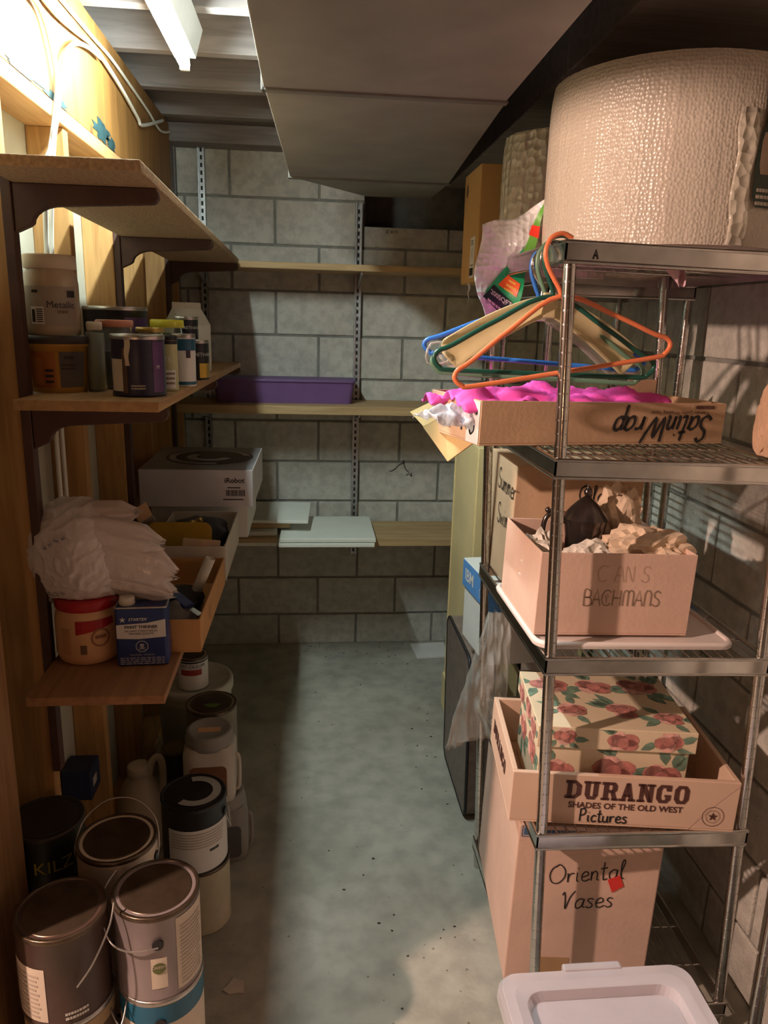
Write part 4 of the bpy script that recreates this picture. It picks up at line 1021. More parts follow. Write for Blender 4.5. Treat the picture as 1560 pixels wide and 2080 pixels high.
obj('lid_tab', MB().box(-.06, .06, .238, .256, .384, .424), M_bin, li, .004)
o = tag(obj('pink_ball', crumple(.014, .014, .012, 3, .2, 1.5, 3), M_pink), 'small pink wad lying on the storage bin lid', 'ball'); o.location = (0.545, 1.06, .4108)
# ---------------------------------------------------------------- stud wall shelves: cans, jars, boxes
M_tin = mat('tin_rim', (0.50, 0.48, 0.45), 0.3, 0.9, var=0.2, scale=30)
M_lidb = mat('brown_tin_lid', (0.13, 0.095, 0.065), 0.28, 0.7, var=0.3, scale=20)
M_glass = mat('clear_glass', (0.90, 0.95, 0.90), 0.05, var=0.02, trans=0.95, ior=1.3)
M_wht = mat('label_white', (0.74, 0.72, 0.68), 0.6, var=0.06)
M_navy = mat('can_navy', (0.022, 0.020, 0.045), 0.35, var=0.2)
M_purple = mat('can_purple', (0.10, 0.04, 0.14), 0.35, var=0.3)
M_blk = mat('can_black', (0.020, 0.018, 0.020), 0.35, var=0.2)
def can_body(R, H): return MB().lathe([(R * .96, 0), (R * 1.01, .001), (R * 1.01, .005), (R, .007), (R, H - .010), (R * 1.012, H - .008), (R * 1.012, H - .001), (R * .97, H)], 40)
def can_lid(R, H): return MB().lathe([(R * 1.016, H - .0075), (R * 1.020, H - .004), (R * 1.016, H + .0012), (R * .985, H + .0022), (R * .93, H + .0015), (R * .91, H - .0035), (R * .86, H - .0035), (R * .84, H + .0005), (R * .80, H + .0008), (0.0001, H + .0002)], 40, cap0=False, cap1=False)
def can(label, loc, R, H, mb_, ml=None, rz=0.0, patches=(), texts=(), cat='can', name='paint_can', group=None):
    t = thing(name, label, cat, loc, (0, 0, rz), group)
    obj('body', can_body(R, H), mb_, t)
    obj('lid', can_lid(R, H), ml or M_lidb, t)
    for nm, a0, a1, z0, z1, m_ in patches: obj(nm, cyl_patch(MB(), R + .0006, a0, a1, z0, z1), m_, t)
    for s_, size, a, z, m_ in texts: obj('lettering', cyl_text(MB(), s_, size, R + .0012, a, z), m_, t)
    return t
def bail(t, R, pts, ears=()):
    obj('bail_handle', MB().tube(smooth_path(pts, 7), .0019, 7), M_tin, t)
    for a, z in ears:
        c = Vector((R * math.sin(a), -R * math.cos(a), z)); n = Vector((math.sin(a), -math.cos(a), 0))
        obj('handle_ear', MB().tube([c - n * .001, c + n * .004], .011, 14), M_blk, t)
def shz(y): return 1.5008 - 0.022 * (y - 1.555) / 1.84
def sp(x, y): return (x, y, shz(y))
# yellow tub with label panels and the big jar standing on it
M_tuby = mat('tub_yellow', (0.62, 0.34, 0.07), 0.4, var=0.08)
t = thing('plastic_tub', 'yellow plastic tub with a dark lid on the middle left shelf', 'tub', sp(-.555, 1.77))
obj('tub_body', MB().lathe([(.056, 0), (.058, .003), (.067, .098), (.071, .099), (.071, .108), (.067, .109)], 40), M_tuby, t)
obj('lid', MB().lathe([(.073, .104), (.074, .110), (.072, .120), (.060, .121), (.058, .117), (.0001, .117)], 40, cap1=False), mat('tub_lid_dark', (0.06, 0.045, 0.04), .5), t)
def tubR(z): return .058 + (.009) * (z - .003) / .095 + .0009
def tub_patch(nm, a0, a1, z0, z1, m_, par=t, e=0.0): return obj(nm, cyl_patch(MB(), tubR(z0) + e, a0, a1, z0, z1, R2=tubR(z1) + e), m_, par)
p1_ = tub_patch('label_panel', -.75, .22, .012, .088, mat('tub_label_orange', (0.42, 0.14, 0.035), .5, var=.15))
p2_ = tub_patch('label_panel', .34, 1.25, .012, .088, mat('tub_label_dark', (0.13, 0.10, 0.085), .5, var=.15))
tub_patch('label_picture', -.62, -.22, .018, .075, mat('tub_label_pic', (0.50, 0.20, 0.05), .5, var=.2), p1_, .0006)
mb = MB()
for k in range(5): cyl_patch(mb, tubR(.05) + .0007, -.12, .15, .022 + k * .012, .022 + k * .012 + .005, R2=tubR(.05) + .0008)
obj('small_print', mb, M_blk, p1_, kind='stuff')
mb = MB(); cyl_bars(mb, tubR(.078) + .0012, .48, .80, .076, .007, 3); cyl_bars(mb, tubR(.06) + .0012, .40, .85, .060, .004, 4, 2)
obj('small_print', mb, MATS['tub_lid_dark'], p2_, kind='stuff')
jz = shz(1.77) + .1185
t = thing('plastic_jar', 'big clear jar of metallic paint standing on the yellow tub', 'jar', (-.557, 1.77, jz))
M_jar = mat('cloudy_jar', (0.62, 0.50, 0.36), 0.22, var=0.12, scale=18, trans=0.25)
obj('jar_body', MB().lathe([(.045, 0), (.053, .004), (.0555, .02), (.0555, .110), (.053, .128), (.047, .140), (.046, .148)], 40), M_jar, t)
obj('lid', MB().lathe([(.051, .140), (.0535, .142), (.0535, .166), (.051, .169), (.0001, .1695)], 40), mat('lid_cream', (0.66, 0.57, 0.42), .5, var=.08), t)
lb = obj('label', cyl_patch(MB(), .0562, -.95, 1.25, .022, .104), mat('jar_label_grey', (0.36, 0.31, 0.25), .55, var=.1), t)
obj('barcode_panel', cyl_patch(MB(), .0568, -.55, -.02, .026, .062), M_wht, lb)
mb = MB()
for k in range(7): cyl_patch(mb, .0573, -.30, -.06, .030 + k * .0042, .0322 + k * .0042)
cyl_patch(mb, .0573, -.50, -.36, .030, .056); obj('small_print', mb, M_blk, lb, kind='stuff')
mb = MB(); cyl_text(mb, 'Metallic', .020, .0573, .62, .066); obj('lettering', mb, M_blk, lb); obj('small_print', cyl_bars(MB(), .0573, .45, .85, .052, .006, 9), M_grey_ink, lb, kind='stuff')
mb = MB(); cyl_patch(mb, .0570, .85, 1.2, .082, .096); cyl_patch(mb, .0570, -.45, -.2, .090, .096); obj('dark_tab', mb, M_blk, lb, kind='stuff')
def jar(label, loc, R, H, lidm, neck=.8, content=None, ch=.5, lidh=.014, name='glass_jar', cat='jar'):
    t = thing(name, label, cat, loc)
    g = [(R * .8, 0), (R, .004), (R, H * .78), (R * .92, H * .86), (R * neck, H * .92), (R * neck, H - .002)]
    gi = [(R * neck - .002, H - .002), (R * neck - .002, H * .92), (R * .92 - .002, H * .855), (R - .0022, H * .775), (R - .0022, .006), (R * .75, .004)]
    obj('glass', MB().lathe(g + gi, 32, cap0=True, cap1=True), M_glass, t)
    if content: obj('contents', MB().lathe([(R * .75, .0045), (R - .003, .0065), (R - .003, H * ch), (.0001, H * ch)], 28), content, t)
    if lidm: obj('lid', MB().lathe([(R * neck + .003, H - lidh), (R * neck + .0045, H - lidh + .001), (R * neck + .0045, H), (R * neck + .002, H + .002), (.0001, H + .002)], 32), lidm, t)
    return t
M_tanl = mat('pale_lid', (0.70, 0.66, 0.55), .5)
jar('slim pale glass jar with a white lid beside the yellow tub', sp(-.474, 1.775), .0205, .150, M_tanl, .6, mat('grey_liquid', (0.35, 0.36, 0.30), .4), .85, .016)
jar('squat glass jar with an orange lid behind the slim pale jar', sp(-.452, 1.865), .041, .155, mat('orange_lid', (0.55, 0.22, 0.14), .4, var=.15), .92, mat('blue_liquid', (0.03, 0.05, 0.13), .4), .55, .014)
can('large black paint can with DYNASTY lettering at the back of the shelf', sp(-.512, 2.130), .081, .190, M_blk, M_tin, 0.15, (('colour_band', .35, 1.5, .012, .165, M_purple),),
    (('DYNASTY', .030, .62, .085, mat('dim_grey_print', (0.16, 0.15, 0.16), .5)), ('BEHR', .018, .72, .125, MATS['dim_grey_print'])))
fc = can('dark navy quart can with dripped paint at the front of the shelf', sp(-.365, 1.695), .0550, .126, M_navy, M_tin, 0.0,
    (('white_panel', -1.05, -.42, .012, .078, mat('panel_dirty', (0.55, 0.47, 0.36), .6, var=.15)), ('brown_stripe', -.42, -.22, .008, .100, mat('brown_drip', (0.10, 0.06, 0.04), .4)), ('purple_panel', .75, 1.3, .010, .114, M_purple)),
    (('M', .011, .98, .062, M_wht),))
obj('small_print', cyl_bars(MB(), .0562, -.1, .42, .024, .003, 3, 2), M_lab_pale, fc, kind='stuff')
dr = []
for i in range(9):
    k = i / 8; dr.append((-.30 + .02 * math.sin(k * 9), -.08 - .05 * k + .03 * math.sin(k * 7)))
mb = MB(); zz_ = [.120 - .055 * i / 8 for i in range(9)]
for i in range(8):
    mb.add([wrapP(dr[i][0], zz_[i], .0560), wrapP(dr[i][1], zz_[i], .0560), wrapP(dr[i + 1][1], zz_[i + 1], .0560), wrapP(dr[i + 1][0], zz_[i + 1], .0560)], [(0, 1, 2, 3)], 0, True)
obj('paint_drip', mb, mat('cream_drip', (0.62, 0.52, 0.38), .4), fc)
M_goldlid = mat('gold_lid', (0.48, 0.34, 0.10), .35, .6)
jar('low glass jar with a gold lid between the cans', sp(-.388, 1.945), .033, .140, M_goldlid, .9, mat('pale_liquid', (0.45, 0.43, 0.30), .4), .6, .010)
t = can('slim pale yellow can behind the navy quart can', sp(-.327, 1.832), .0215, .122, mat('can_yellowish', (0.52, 0.50, 0.26), .4, var=.12), M_blk, 0.0,
    (('white_panel', -.95, .95, .006, .048, M_wht), ('dark_top', -3.1, 3.1, .106, .114, M_blk)), (('ITE', .016, 0.0, .072, M_wht),))
obj('small_print', cyl_bars(MB(), .0227, -.4, .8, .040, .005, 3, 3, 2.2), M_grey_ink, t, kind='stuff')
can('small blue and white can next to the pale yellow can', sp(-.316, 1.985), .0290, .126, M_wht, M_tin, 0.0,
    (('blue_band', -3.1, 3.1, .088, .116, mat('can_teal', (0.02, 0.10, 0.17), .4)), ('blue_foot', -3.1, 3.1, .004, .012, MATS['can_teal']), ('dark_tab', .35, .75, .070, .090, M_blk)), ())
jar('jar with a bright yellow lid behind the small cans', sp(-.372, 2.085), .040, .160, mat('yellow_lid', (0.68, 0.62, 0.05), .4), .96, mat('olive_liquid', (0.22, 0.22, 0.08), .4), .80, .018)
can('small polyurethane can with a yellow stripe at the shelf edge', sp(-.318, 2.235), .0330, .108, M_blk, M_tin, 0.0,
    (('yellow_panel', .30, .95, .006, .046, mat('panel_yellow', (0.70, 0.42, 0.04), .4)), ('gold_panel', .95, 1.4, .006, .046, M_goldlid)), (('POLYURETHANE', .0135, .15, .070, M_wht),))
can('taller dark polyurethane can behind the yellow-striped one', sp(-.362, 2.350), .0330, .172, M_blk, M_tin, 0.0,
    (('brown_panel', -.6, .9, .090, .125, mat('panel_brown', (0.12, 0.06, 0.04), .4)),), (('POLYURETHANE', .012, .1, .142, M_wht),))
cp = tag(obj('jar_cap', MB().lathe([(.017, 0), (.018, .002), (.018, .010), (.016, .012), (.0001, .012)], 24), M_blk), 'small loose black cap lying on the middle left shelf', 'cap'); cp.location = sp(-.327, 2.115)
# gable-topped carton turned a little
t = thing('drink_carton', 'white gable-topped carton at the far end of the middle left shelf', 'carton', sp(-.408, 2.66), (0, 0, .72))
w = .055
obj('carton_body', MB().box(-w, w, -w, w, 0, .150), mat('carton_white', (0.62, 0.58, 0.50), .6, var=.06), t, .002)
obj('gable_top', MB().add([(-w, -w, .150), (w, -w, .150), (w, w, .150), (-w, w, .150), (-w * .98, 0, .205), (w * .98, 0, .205)], [(0, 1, 5, 4), (2, 3, 4, 5), (1, 2, 5), (3, 0, 4), (0, 3, 2, 1)])
    .box(-w * .98, w * .98, -.002, .002, .203, .222), mat('carton_tan', (0.50, 0.42, 0.32), .6, var=.06), t)
obj('small_print', flat_bars(MB(), -.02, .035, .115, .010, (w + .0008, 0, 0), (0, 1, 0), (0, 0, 1), 3, 3, 2.4), M_grey_ink, t, kind='stuff')

# ---- low shelf
LS = 0.9008
M_tan = mat('canister_tan', (0.72, 0.42, 0.22), .45, var=.06)
t = thing('canister', 'tan plastic coffee canister with a red lid under the plastic bag', 'canister', (-.505, 1.685, LS))
def cyR(z): return .066 + .006 * min(1, z / .02) - .010 * max(0, (z - .10)) / .05
obj('canister_body', MB().lathe([(.060, 0), (.066, .004), (.0715, .02), (.0715, .095), (.069, .112), (.064, .128), (.064, .140)], 44), M_tan, t)
obj('lid', MB().lathe([(.0675, .126), (.0690, .128), (.0690, .146), (.066, .150), (.0001, .150)], 44), mat('lid_red', (0.42, 0.015, 0.02), .4, var=.1), t)
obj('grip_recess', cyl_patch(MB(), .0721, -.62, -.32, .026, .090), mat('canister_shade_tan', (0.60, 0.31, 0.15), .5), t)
rb = MB(); n = 12
for i in range(n):
    a0, a1 = -.12 + 1.2 * i / n, -.12 + 1.2 * (i + 1) / n; f = lambda a: .076 + .016 * max(0, (a + .12)) / 1.2
    rb.add([wrapP(a0, f(a0), .0722), wrapP(a1, f(a1), .0722), wrapP(a1, .108, .0710), wrapP(a0, .108, .0710)], [(0, 1, 2, 3)], 0, True)
obj('red_banner', rb, MATS['lid_red'], t)
mb = MB()
for k in range(9): cyl_patch(mb, .0723, .0 + k * .022, .012 + k * .022, .030, .052)
obj('barcode', mb, M_blk, t, kind='stuff')
ring_ = MB()
for i in range(20):
    a, b_ = 2 * PI * i / 20, 2 * PI * (i + 1) / 20
    q = [(.62 + .30 * math.cos(a), .066 + .022 * math.sin(a)), (.62 + .30 * math.cos(b_), .066 + .022 * math.sin(b_)), (.62 + .24 * math.cos(b_), .066 + .0175 * math.sin(b_)), (.62 + .24 * math.cos(a), .066 + .0175 * math.sin(a))]
    ring_.add([wrapP(x, y, .0722) for x, y in q], [(0, 1, 2, 3)])
obj('round_emblem', ring_, mat('emblem_brown', (0.34, 0.15, 0.08), .5), t)
obj('small_print', cyl_bars(MB(), .0726, .45, .80, .068, .008, 6), MATS['emblem_brown'], t, kind='stuff')
# paint thinner tin
M_thin = mat('thinner_blue', (0.022, 0.045, 0.17), .35, var=.12)
M_star = mat('star_white', (0.70, 0.70, 0.70), .4)
t = thing('thinner_tin', 'rectangular blue and white paint thinner tin on the low shelf', 'tin', (-.428, 1.612, LS), (0, 0, .05))
TW, TD, TH = .112, .058, .140
obj('tin_body', MB().box(0, TW, 0, TD, 0, TH), M_thin, t, .006)
obj('top_seam', MB().tube([Vector((p[0], p[1], TH - .001)) for p in rrect(.001, TW - .001, .001, TD - .001, .006)], .0022, 6, True), M_tin, t)
cpz = obj('cap', MB().lathe([(.0165, 0), (.0175, .002), (.0165, .016), (.014, .018), (.0001, .018)], 28, (.024, .026, TH)), M_tanl, t)
wl_ = obj('white_label', MB().add([(.003, -.0008, .068), (.050, -.0008, .0655), (.109, -.0008, .070), (.109, -.0008, .112), (.07, -.0008, .104), (.003, -.0008, .100)], [(0, 1, 2, 3, 4, 5)]), M_wht, t)
mb = MB(); flat_text(mb, 'PAINT THINNER', .0098, (.056, -.0014, .0945), (1, 0, 0), (0, 0, 1), bold=.025)
flat_text(mb, 'DILUANT A PEINTURE DE', .0062, (.056, -.0014, .085), (1, 0, 0), (0, 0, 1)); flat_text(mb, 'PREMIERE QUALITE', .0062, (.056, -.0014, .0785), (1, 0, 0), (0, 0, 1)); obj('lettering', mb, M_blk, wl_)
mb = MB(); flat_text(mb, 'STARTEX', .0095, (.049, -.0014, .1125), (1, 0, 0), (0, 0, 1), shear=.25, bold=.02)
star2 = [((.0075 if i % 2 == 0 else .003) * math.sin(PI * i / 5), (.0075 if i % 2 == 0 else .003) * math.cos(PI * i / 5)) for i in range(10)]
rects(mb, [[star2[i], star2[(i + 1) % 10], (0, 0)] for i in range(10)], (.017, -.0014, .112), (1, 0, 0), (0, 0, 1)); obj('maker_name', mb, M_star, t)
mb = MB(); oc8 = [(.0135 * math.cos(PI / 8 + PI / 4 * i), .0135 * math.sin(PI / 8 + PI / 4 * i)) for i in range(9)]
M_dim = mat('dim_white', (0.42, 0.44, 0.50), .5)
ribbon(mb, oc8, .0022, (.056, -.0010, .048), (1, 0, 0), (0, 0, 1))
sk = [(.005 * math.cos(2 * PI * i / 12), .0045 * math.sin(2 * PI * i / 12) + .0025) for i in range(12)]
rects(mb, [sk, rq(-.003, .003, -.0045, -.001)], (.056, -.0010, .048), (1, 0, 0), (0, 0, 1))
for s_ in (-1, 1): ribbon(mb, [(-.008 * s_, -.008), (.008 * s_, -.0025)], .0016, (.056, -.0010, .048), (1, 0, 0), (0, 0, 1))
obj('poison_symbol', mb, M_dim, t)
mb = MB(); flat_text(mb, 'DANGER / POISON', .0062, (.056, -.0010, .0275), (1, 0, 0), (0, 0, 1))
obj('warning_text', mb, M_dim, t)
obj('small_print', flat_bars(MB(), .008, .104, .0205, .0022, (0, -.0010, 0), (1, 0, 0), (0, 0, 1), 7, 4, 2.1), M_dim, t, kind='stuff')
# crumpled white carrier bag over the canister
def bag_body(p):
    n1 = noise.noise(p * 1.2 + Vector((3, 1, 2)))
    w_ = Vector((p.x * 1.3 + p.z * 1.1, p.y * 1.4, p.z * 2.6 - p.x * 1.2)) + .5 * noise.noise_vector(p * 2.0)
    f1 = max(0, 1 - abs(noise.noise(w_ * 1.5 + Vector((7, 2, 1)))) * 3.2) ** 2
    f2 = max(0, 1 - abs(noise.noise(w_ * 3.3 + Vector((1, 9, 4)))) * 3.0) ** 2
    k = 1 + .09 * n1 + (.030 + .02 * (p.x + 1) * .5) * f1 + .018 * f2
    q = Vector((p.x * .112 * k - .030, p.y * .095 * k, p.z * .130 * k + (.014 if p.z > 0 else 0)))
    if q.z < -.0715 and (q.x + .015) ** 2 + (q.y + .03) ** 2 < .0735 ** 2: q.z = -.0715
    if q.z < -.125: q.z = -.125
    return q
def carrier_bag():
    bm = bmesh.new(); bmesh.ops.create_icosphere(bm, subdivisions=6, radius=1.0)
    mb = MB(); mb.add([bag_body(v.co.copy()) for v in bm.verts], [tuple(v.index for v in f.verts) for f in bm.faces], 0, True); bm.free()
    def lobe(a, b_, w0, w1, th, seed, sag):
        a, b_ = Vector(a), Vector(b_); ax = (b_ - a).normalized(); side = ax.cross(Vector((0, 1, 0))).normalized(); nrm = side.cross(ax)
        def fn(u, v):
            ph = 2 * PI * u; c, s_ = math.cos(ph), math.sin(ph)
            wd = w0 + (w1 - w0) * v ** .8; wd *= (1 - .72 * max(0, v - .80) / .20) * (.55 + .45 * min(1, v * 4))
            pl = 1 + (.10 + .22 * v) * noise.noise(Vector((c * 2.6, s_ * 2.6, seed + v * .8))) + .10 * v * math.cos(5 * ph + seed)
            jag = .016 * noise.noise(Vector((c * 3, s_ * 3, seed * 2))) * max(0, v - .6) * 2.5
            return a + ax * ((b_ - a).length * v + jag) + side * (wd * c * pl) + nrm * (th * (1 - .5 * v) * s_ * pl) - Vector((0, 0, sag * v * v))
        mb.grid(fn, 48, 26, 0, True, True)
    lobe((-.03, -.035, .075), (.165, -.055, .060), .050, .030, .038, 2.0, .010)
    lobe((-.01, -.040, .030), (.192, -.065, -.008), .060, .034, .036, 5.0, .012)
    lobe((.02, -.035, -.015), (.185, -.055, -.060), .048, .026, .034, 9.0, .006)
    lobe((-.04, .0, .085), (.105, -.02, .118), .048, .024, .035, 13.0, .004)
    return mb
t = thing('carrier_bag', 'crumpled white plastic carrier bag resting on the coffee canister', 'bag', (-.490, 1.715, LS + .151))
M_carrier = film_mat('carrier_film', (0.78, 0.70, 0.66), 0.84, 0.22, 0.30, 30)
cbb = obj('bag_film', carrier_bag(), M_carrier, t, loc=(0, 0, .0725))
M_mark = mat('bag_print', (0.16, 0.15, 0.20), .6)
def bag_mark(c0, pts, wd):
    mb = MB(); prev = None; vs = []
    for i, (x, z) in enumerate(pts):
        for e in (-wd, wd):
            d = Vector((c0[0] + x, -1.0, c0[1] + z + e)).normalized(); vs.append(bag_body(d) * 1.012 + Vector((0, -.0015, .0)))
    mb.add(vs, [(2 * i, 2 * i + 2, 2 * i + 3, 2 * i + 1) for i in range(len(pts) - 1)]); return obj('printed_mark', mb, M_mark, cbb)
for c0, n_, ln, wd in (((-.55, .30), 7, .10, .018), ((-.40, .36), 6, .09, .014), ((-.25, .42), 6, .10, .016), ((-.10, .46), 6, .08, .016), ((-.62, -.55), 8, .10, .012), ((-.45, -.52), 8, .12, .012), ((-.25, -.50), 8, .10, .012), ((-.60, -.62), 8, .28, .010)):
    rr_ = random.Random(int(c0[0] * 100)); bag_mark(c0, [(ln * k / n_, .03 * rr_.uniform(-1, 1)) for k in range(n_ + 1)], wd)
# open cardboard tray with tools
t = thing('cardboard_tray', 'open cardboard tray of tools beside the paint thinner tin', 'tray', (-.425, 1.685, LS), (0, 0, -.01))
GW, GD, GH = .172, .475, .082
obj('tray_walls', open_box(GW, GD, GH, .004), mat('tray_orange', (0.52, 0.27, 0.10), .8, var=.07), t, .001)
mb = MB(); ribbon(mb, [(q[0], q[1]) for q in smooth_path([(0, 0, 0), (.01, .03, 0), (.03, .035, 0), (.04, .01, 0), (.03, -.005, 0), (.015, .012, 0), (.03, .028, 0)], 4)], .003, (GW + .0012, .13, .025), (0, 1, 0), (0, 0, 1)); obj('printed_mark', mb, M_grey_ink, t)
M_bluet = mat('tool_blue', (0.02, 0.035, 0.13), .4)
def tt(o, label, cat, loc, rot=(0, 0, 0)):
    tag(o, label, cat); o.location = loc; o.rotation_euler = rot; return o
def prof_tool(name, pts, th, m_, bev=.003): return obj(name, MB().prism(pts, (0, 0, 0), (1, 0, 0), (0, 1, 0), (0, 0, 1), th), m_, bevel=bev)
tl = thing('utility_knife', 'dark blue utility tool lying across the cardboard tray', 'tool', (-.355, 1.83, LS + .085), (.15, .35, -.55))
obj('grip', MB().prism([(-.07, -.012), (-.03, -.016), (.03, -.014), (.075, -.020), (.080, .010), (.03, .016), (-.04, .016), (-.07, .010)], (0, 0, 0), (1, 0, 0), (0, 1, 0), (0, 0, 1), .024), M_bluet, tl, .005)
obj('blade_end', MB().box(.078, .110, -.010, .006, .008, .014), M_tin, tl, .001)
tl = thing('caulk_tube', 'white plastic tube standing slanted in the cardboard tray', 'tube', (-.318, 1.975, LS + .012), (-.06, .40, 0))
obj('barrel', MB().lathe([(.012, 0), (.014, .003), (.014, .135), (.0115, .1352), (.0115, .10)], 24, cap1=True), M_tanl, tl)
tl = thing('putty_knife', 'putty knife with a bright orange handle beside the canister', 'tool', (-.415, 1.80, LS + .125), (.1, .2, .3))
obj('handle', MB().prism([(-.045, -.012), (.03, -.015), (.045, -.008), (.045, .010), (.03, .016), (-.045, .012)], (0, 0, 0), (1, 0, 0), (0, 1, 0), (0, 0, 1), .018), mat('tool_orange', (0.65, 0.10, 0.03), .4), tl, .004)
obj('blade', MB().box(-.095, -.045, -.018, .018, .007, .010), M_tin, tl, .001)
tl = thing('cloth_rag', 'grey cloth rag bunched in the cardboard tray', 'rag', (-.345, 1.76, LS + .045))
obj('cloth', crumple(.058, .07, .046, 21, .35, 2.2, 4, -.040, .8), mat('rag_grey', (0.12, 0.10, 0.085), .9, var=.2), tl)
tl = thing('cloth_rag', 'dark rag filling the far half of the cardboard tray', 'rag', (-.345, 1.93, LS + .030))
obj('cloth', crumple(.055, .10, .030, 23, .3, 2.2, 4, -.025, .8), mat('rag_dark', (0.03, 0.025, 0.022), .9, var=.2), tl)
# second tray with the white end panel
t = thing('shoe_box_tray', 'white sided open tray holding the yellow scraper on the low shelf', 'tray', (-.470, 2.185, LS))
KW, KD, KH = .222, .42, .108
obj('tray_walls', open_box(KW, KD, KH, .004), mat('tray_white', (0.60, 0.52, 0.42), .7, var=.06), t, .001)
tl = thing('yellow_scraper', 'yellow rounded plastic spreader plate standing in the white sided tray', 'spreader', (-.390, 2.222, LS + .012), (-.25, 0, 0))
obj('plate', MB().prism(rrect(-.095, .095, 0, .155, .025), (0, 0, 0), (1, 0, 0), (0, 0, 1), (0, 1, 0), .004), mat('plate_yellow', (0.42, 0.24, 0.02), .45, var=.1), tl, .001)
tl = thing('tan_pad', 'tan sanding pad leaning on the yellow spreader plate', 'pad', (-.322, 2.200, LS + .080), (-.25, .08, 0))
obj('pad_block', MB().box(-.055, .055, -.012, .0, 0, .045), M_card, tl, .003)
tl = thing('black_bundle', 'black plastic bundle filling the back of the white sided tray', 'bundle', (-.365, 2.45, LS + .065))
obj('bundle_body', crumple(.095, .13, .055, 31, .22, 1.8, 4, -.05, .7), mat('bundle_black', (0.015, 0.015, 0.02), .4, var=.2), tl)
tl = thing('brass_fitting', 'small brass hose fitting on the black bundle', 'fitting', (-.375, 2.36, LS + .130), (.3, 1.2, .5))
obj('fitting_body', MB().lathe([(.008, 0), (.010, .002), (.010, .012), (.007, .014), (.007, .026), (.009, .028), (.009, .038), (.006, .040)], 18), mat('brass', (0.45, 0.30, 0.10), .3, .9), tl)
tl = thing('paint_brush', 'old paint brush with pale bristles beside the carrier bag', 'brush', (-.505, 2.33, LS + .155), (0, -.45, .5))
obj('bristles', MB().hexa([(-.022, -.007, .0), (.022, -.007, .0), (.022, .007, 0), (-.022, .007, 0)], [(-.026, -.004, .045), (.026, -.004, .045), (.026, .004, .045), (-.026, .004, .045)]), M_tan, tl, .002)
obj('ferrule', MB().box(-.023, .023, -.008, .008, -.022, .0), M_tin, tl, .002)
obj('handle', MB().lathe([(.006, -.12), (.009, -.10), (.007, -.06), (.012, -.022)], 14), M_pineZ, tl)
# product carton under and robot vacuum carton on top
t = thing('white_carton', 'plain white carton underneath the printed vacuum carton', 'box', (-.555, 2.655, LS))
obj('carton_body', MB().box(0, .335, 0, .42, 0, .119), M_cardw, t, .002)
t = thing('vacuum_carton', 'white printed robot vacuum carton lying on top of a plain carton', 'box', (-.585, 2.62, LS + .1205), (0, 0, -.01))
IW, ID_, IH = .388, .47, .132
obj('carton_body', MB().box(0, IW, 0, ID_, 0, IH), mat('carton_lilac', (0.64, 0.60, 0.60), .5, var=.05), t, .002)
tp_ = MB()
def disc(mb, cx, cy, r0, r1, z, mi, n=40, a0=0.0, a1=2 * PI):
    vs = []
    for i in range(n + 1):
        a = a0 + (a1 - a0) * i / n; vs += [(cx + r0 * math.cos(a), cy + r0 * math.sin(a), z), (cx + r1 * math.cos(a), cy + r1 * math.sin(a), z)]
    mb.add(vs, [(2 * i, 2 * i + 1, 2 * i + 3, 2 * i + 2) for i in range(n)], mi)
pic = obj('top_panel', MB().box(.003, IW - .003, .003, ID_ - .003, IH, IH + .0006), mat('panel_grey', (0.28, 0.27, 0.27), .3, var=.25, scale=5), t)
mb = MB(); disc(mb, .21, .25, .001, .16, IH + .0012, 0); disc(mb, .21, .25, .125, .150, IH + .0018, 1, 40, .2, 5.0); disc(mb, .21, .25, .05, .085, IH + .0018, 1, 30, 2.4, 6.0)
obj('robot_picture', mb, [mat('pic_dark', (0.05, 0.045, 0.045), .25), mat('pic_light', (0.42, 0.38, 0.36), .3)], pic, kind='stuff')
mb = MB(); flat_text(mb, 'iRobot', .025, (.325, -.001, .095), (1, 0, 0), (0, 0, 1), bold=.02); obj('lettering', mb, M_blk, t)
mb = MB(); x = .295
for k in range(16):
    wd = random.choice((.0015, .0025, .0035)); rects(mb, [rq(x, x + wd, .040, .062)], (0, -.001, 0), (1, 0, 0), (0, 0, 1)); x += wd + .0018
rects(mb, [rq(.285, .355, .026, .030), rq(.30, .345, .068, .072)], (0, -.001, 0), (1, 0, 0), (0, 0, 1)); obj('barcode', mb, M_blk, t, kind='stuff')

# ---- back shelves
M_purp = mat('bin_purple', (0.15, 0.075, 0.21), .5, var=.08)
t = thing('purple_bin', 'long purple plastic bin on the middle back shelf', 'bin', (-.115, 3.595, 1.2905))
def shell2(w0, d0, w1, d1, h, th):
    mb = MB(); R = []
    for w_, d_, z in ((w0, d0, 0), (w1, d1, h), (w1 - th, d1 - th, h), (w0 - th, d0 - th, th)): R.append([(p[0], p[1], z) for p in rrect(-w_, w_, -d_, d_, .02)])
    n = len(R[0]); mb.add([p for q in R for p in q], [(j * n + i, j * n + (i + 1) % n, (j + 1) * n + (i + 1) % n, (j + 1) * n + i) for j in range(3) for i in range(n)] + [tuple(reversed(range(n))), tuple(range(3 * n, 4 * n))]); return mb
obj('bin_body', shell2(.305, .085, .318, .098, .100, .003), M_purp, t)
obj('rim', MB().prism(rrect(-.324, .324, -.104, .104, .024), (0, 0, .096), (1, 0, 0), (0, 1, 0), (0, 0, 1), .012), M_purp, t, .003)
M_wb = mat('melamine_white', (0.74, 0.76, 0.68), .35, var=.03)
for i, (lab, z, dx, dy, rz) in enumerate((('upper of two white melamine boards on the low back shelf', .7105, 0, 0, 0.0), ('lower of two white melamine boards on the low back shelf', .6895, -.006, -.004, .004))):
    t = thing('melamine_board', lab, 'board', (.082 + dx, 3.42 + dy, z), (0, 0, rz), 'white boards on the low shelf')
    obj('board', MB().box(-.212, .212, -.195, .20, 0, .0185), M_wb, t, .003)
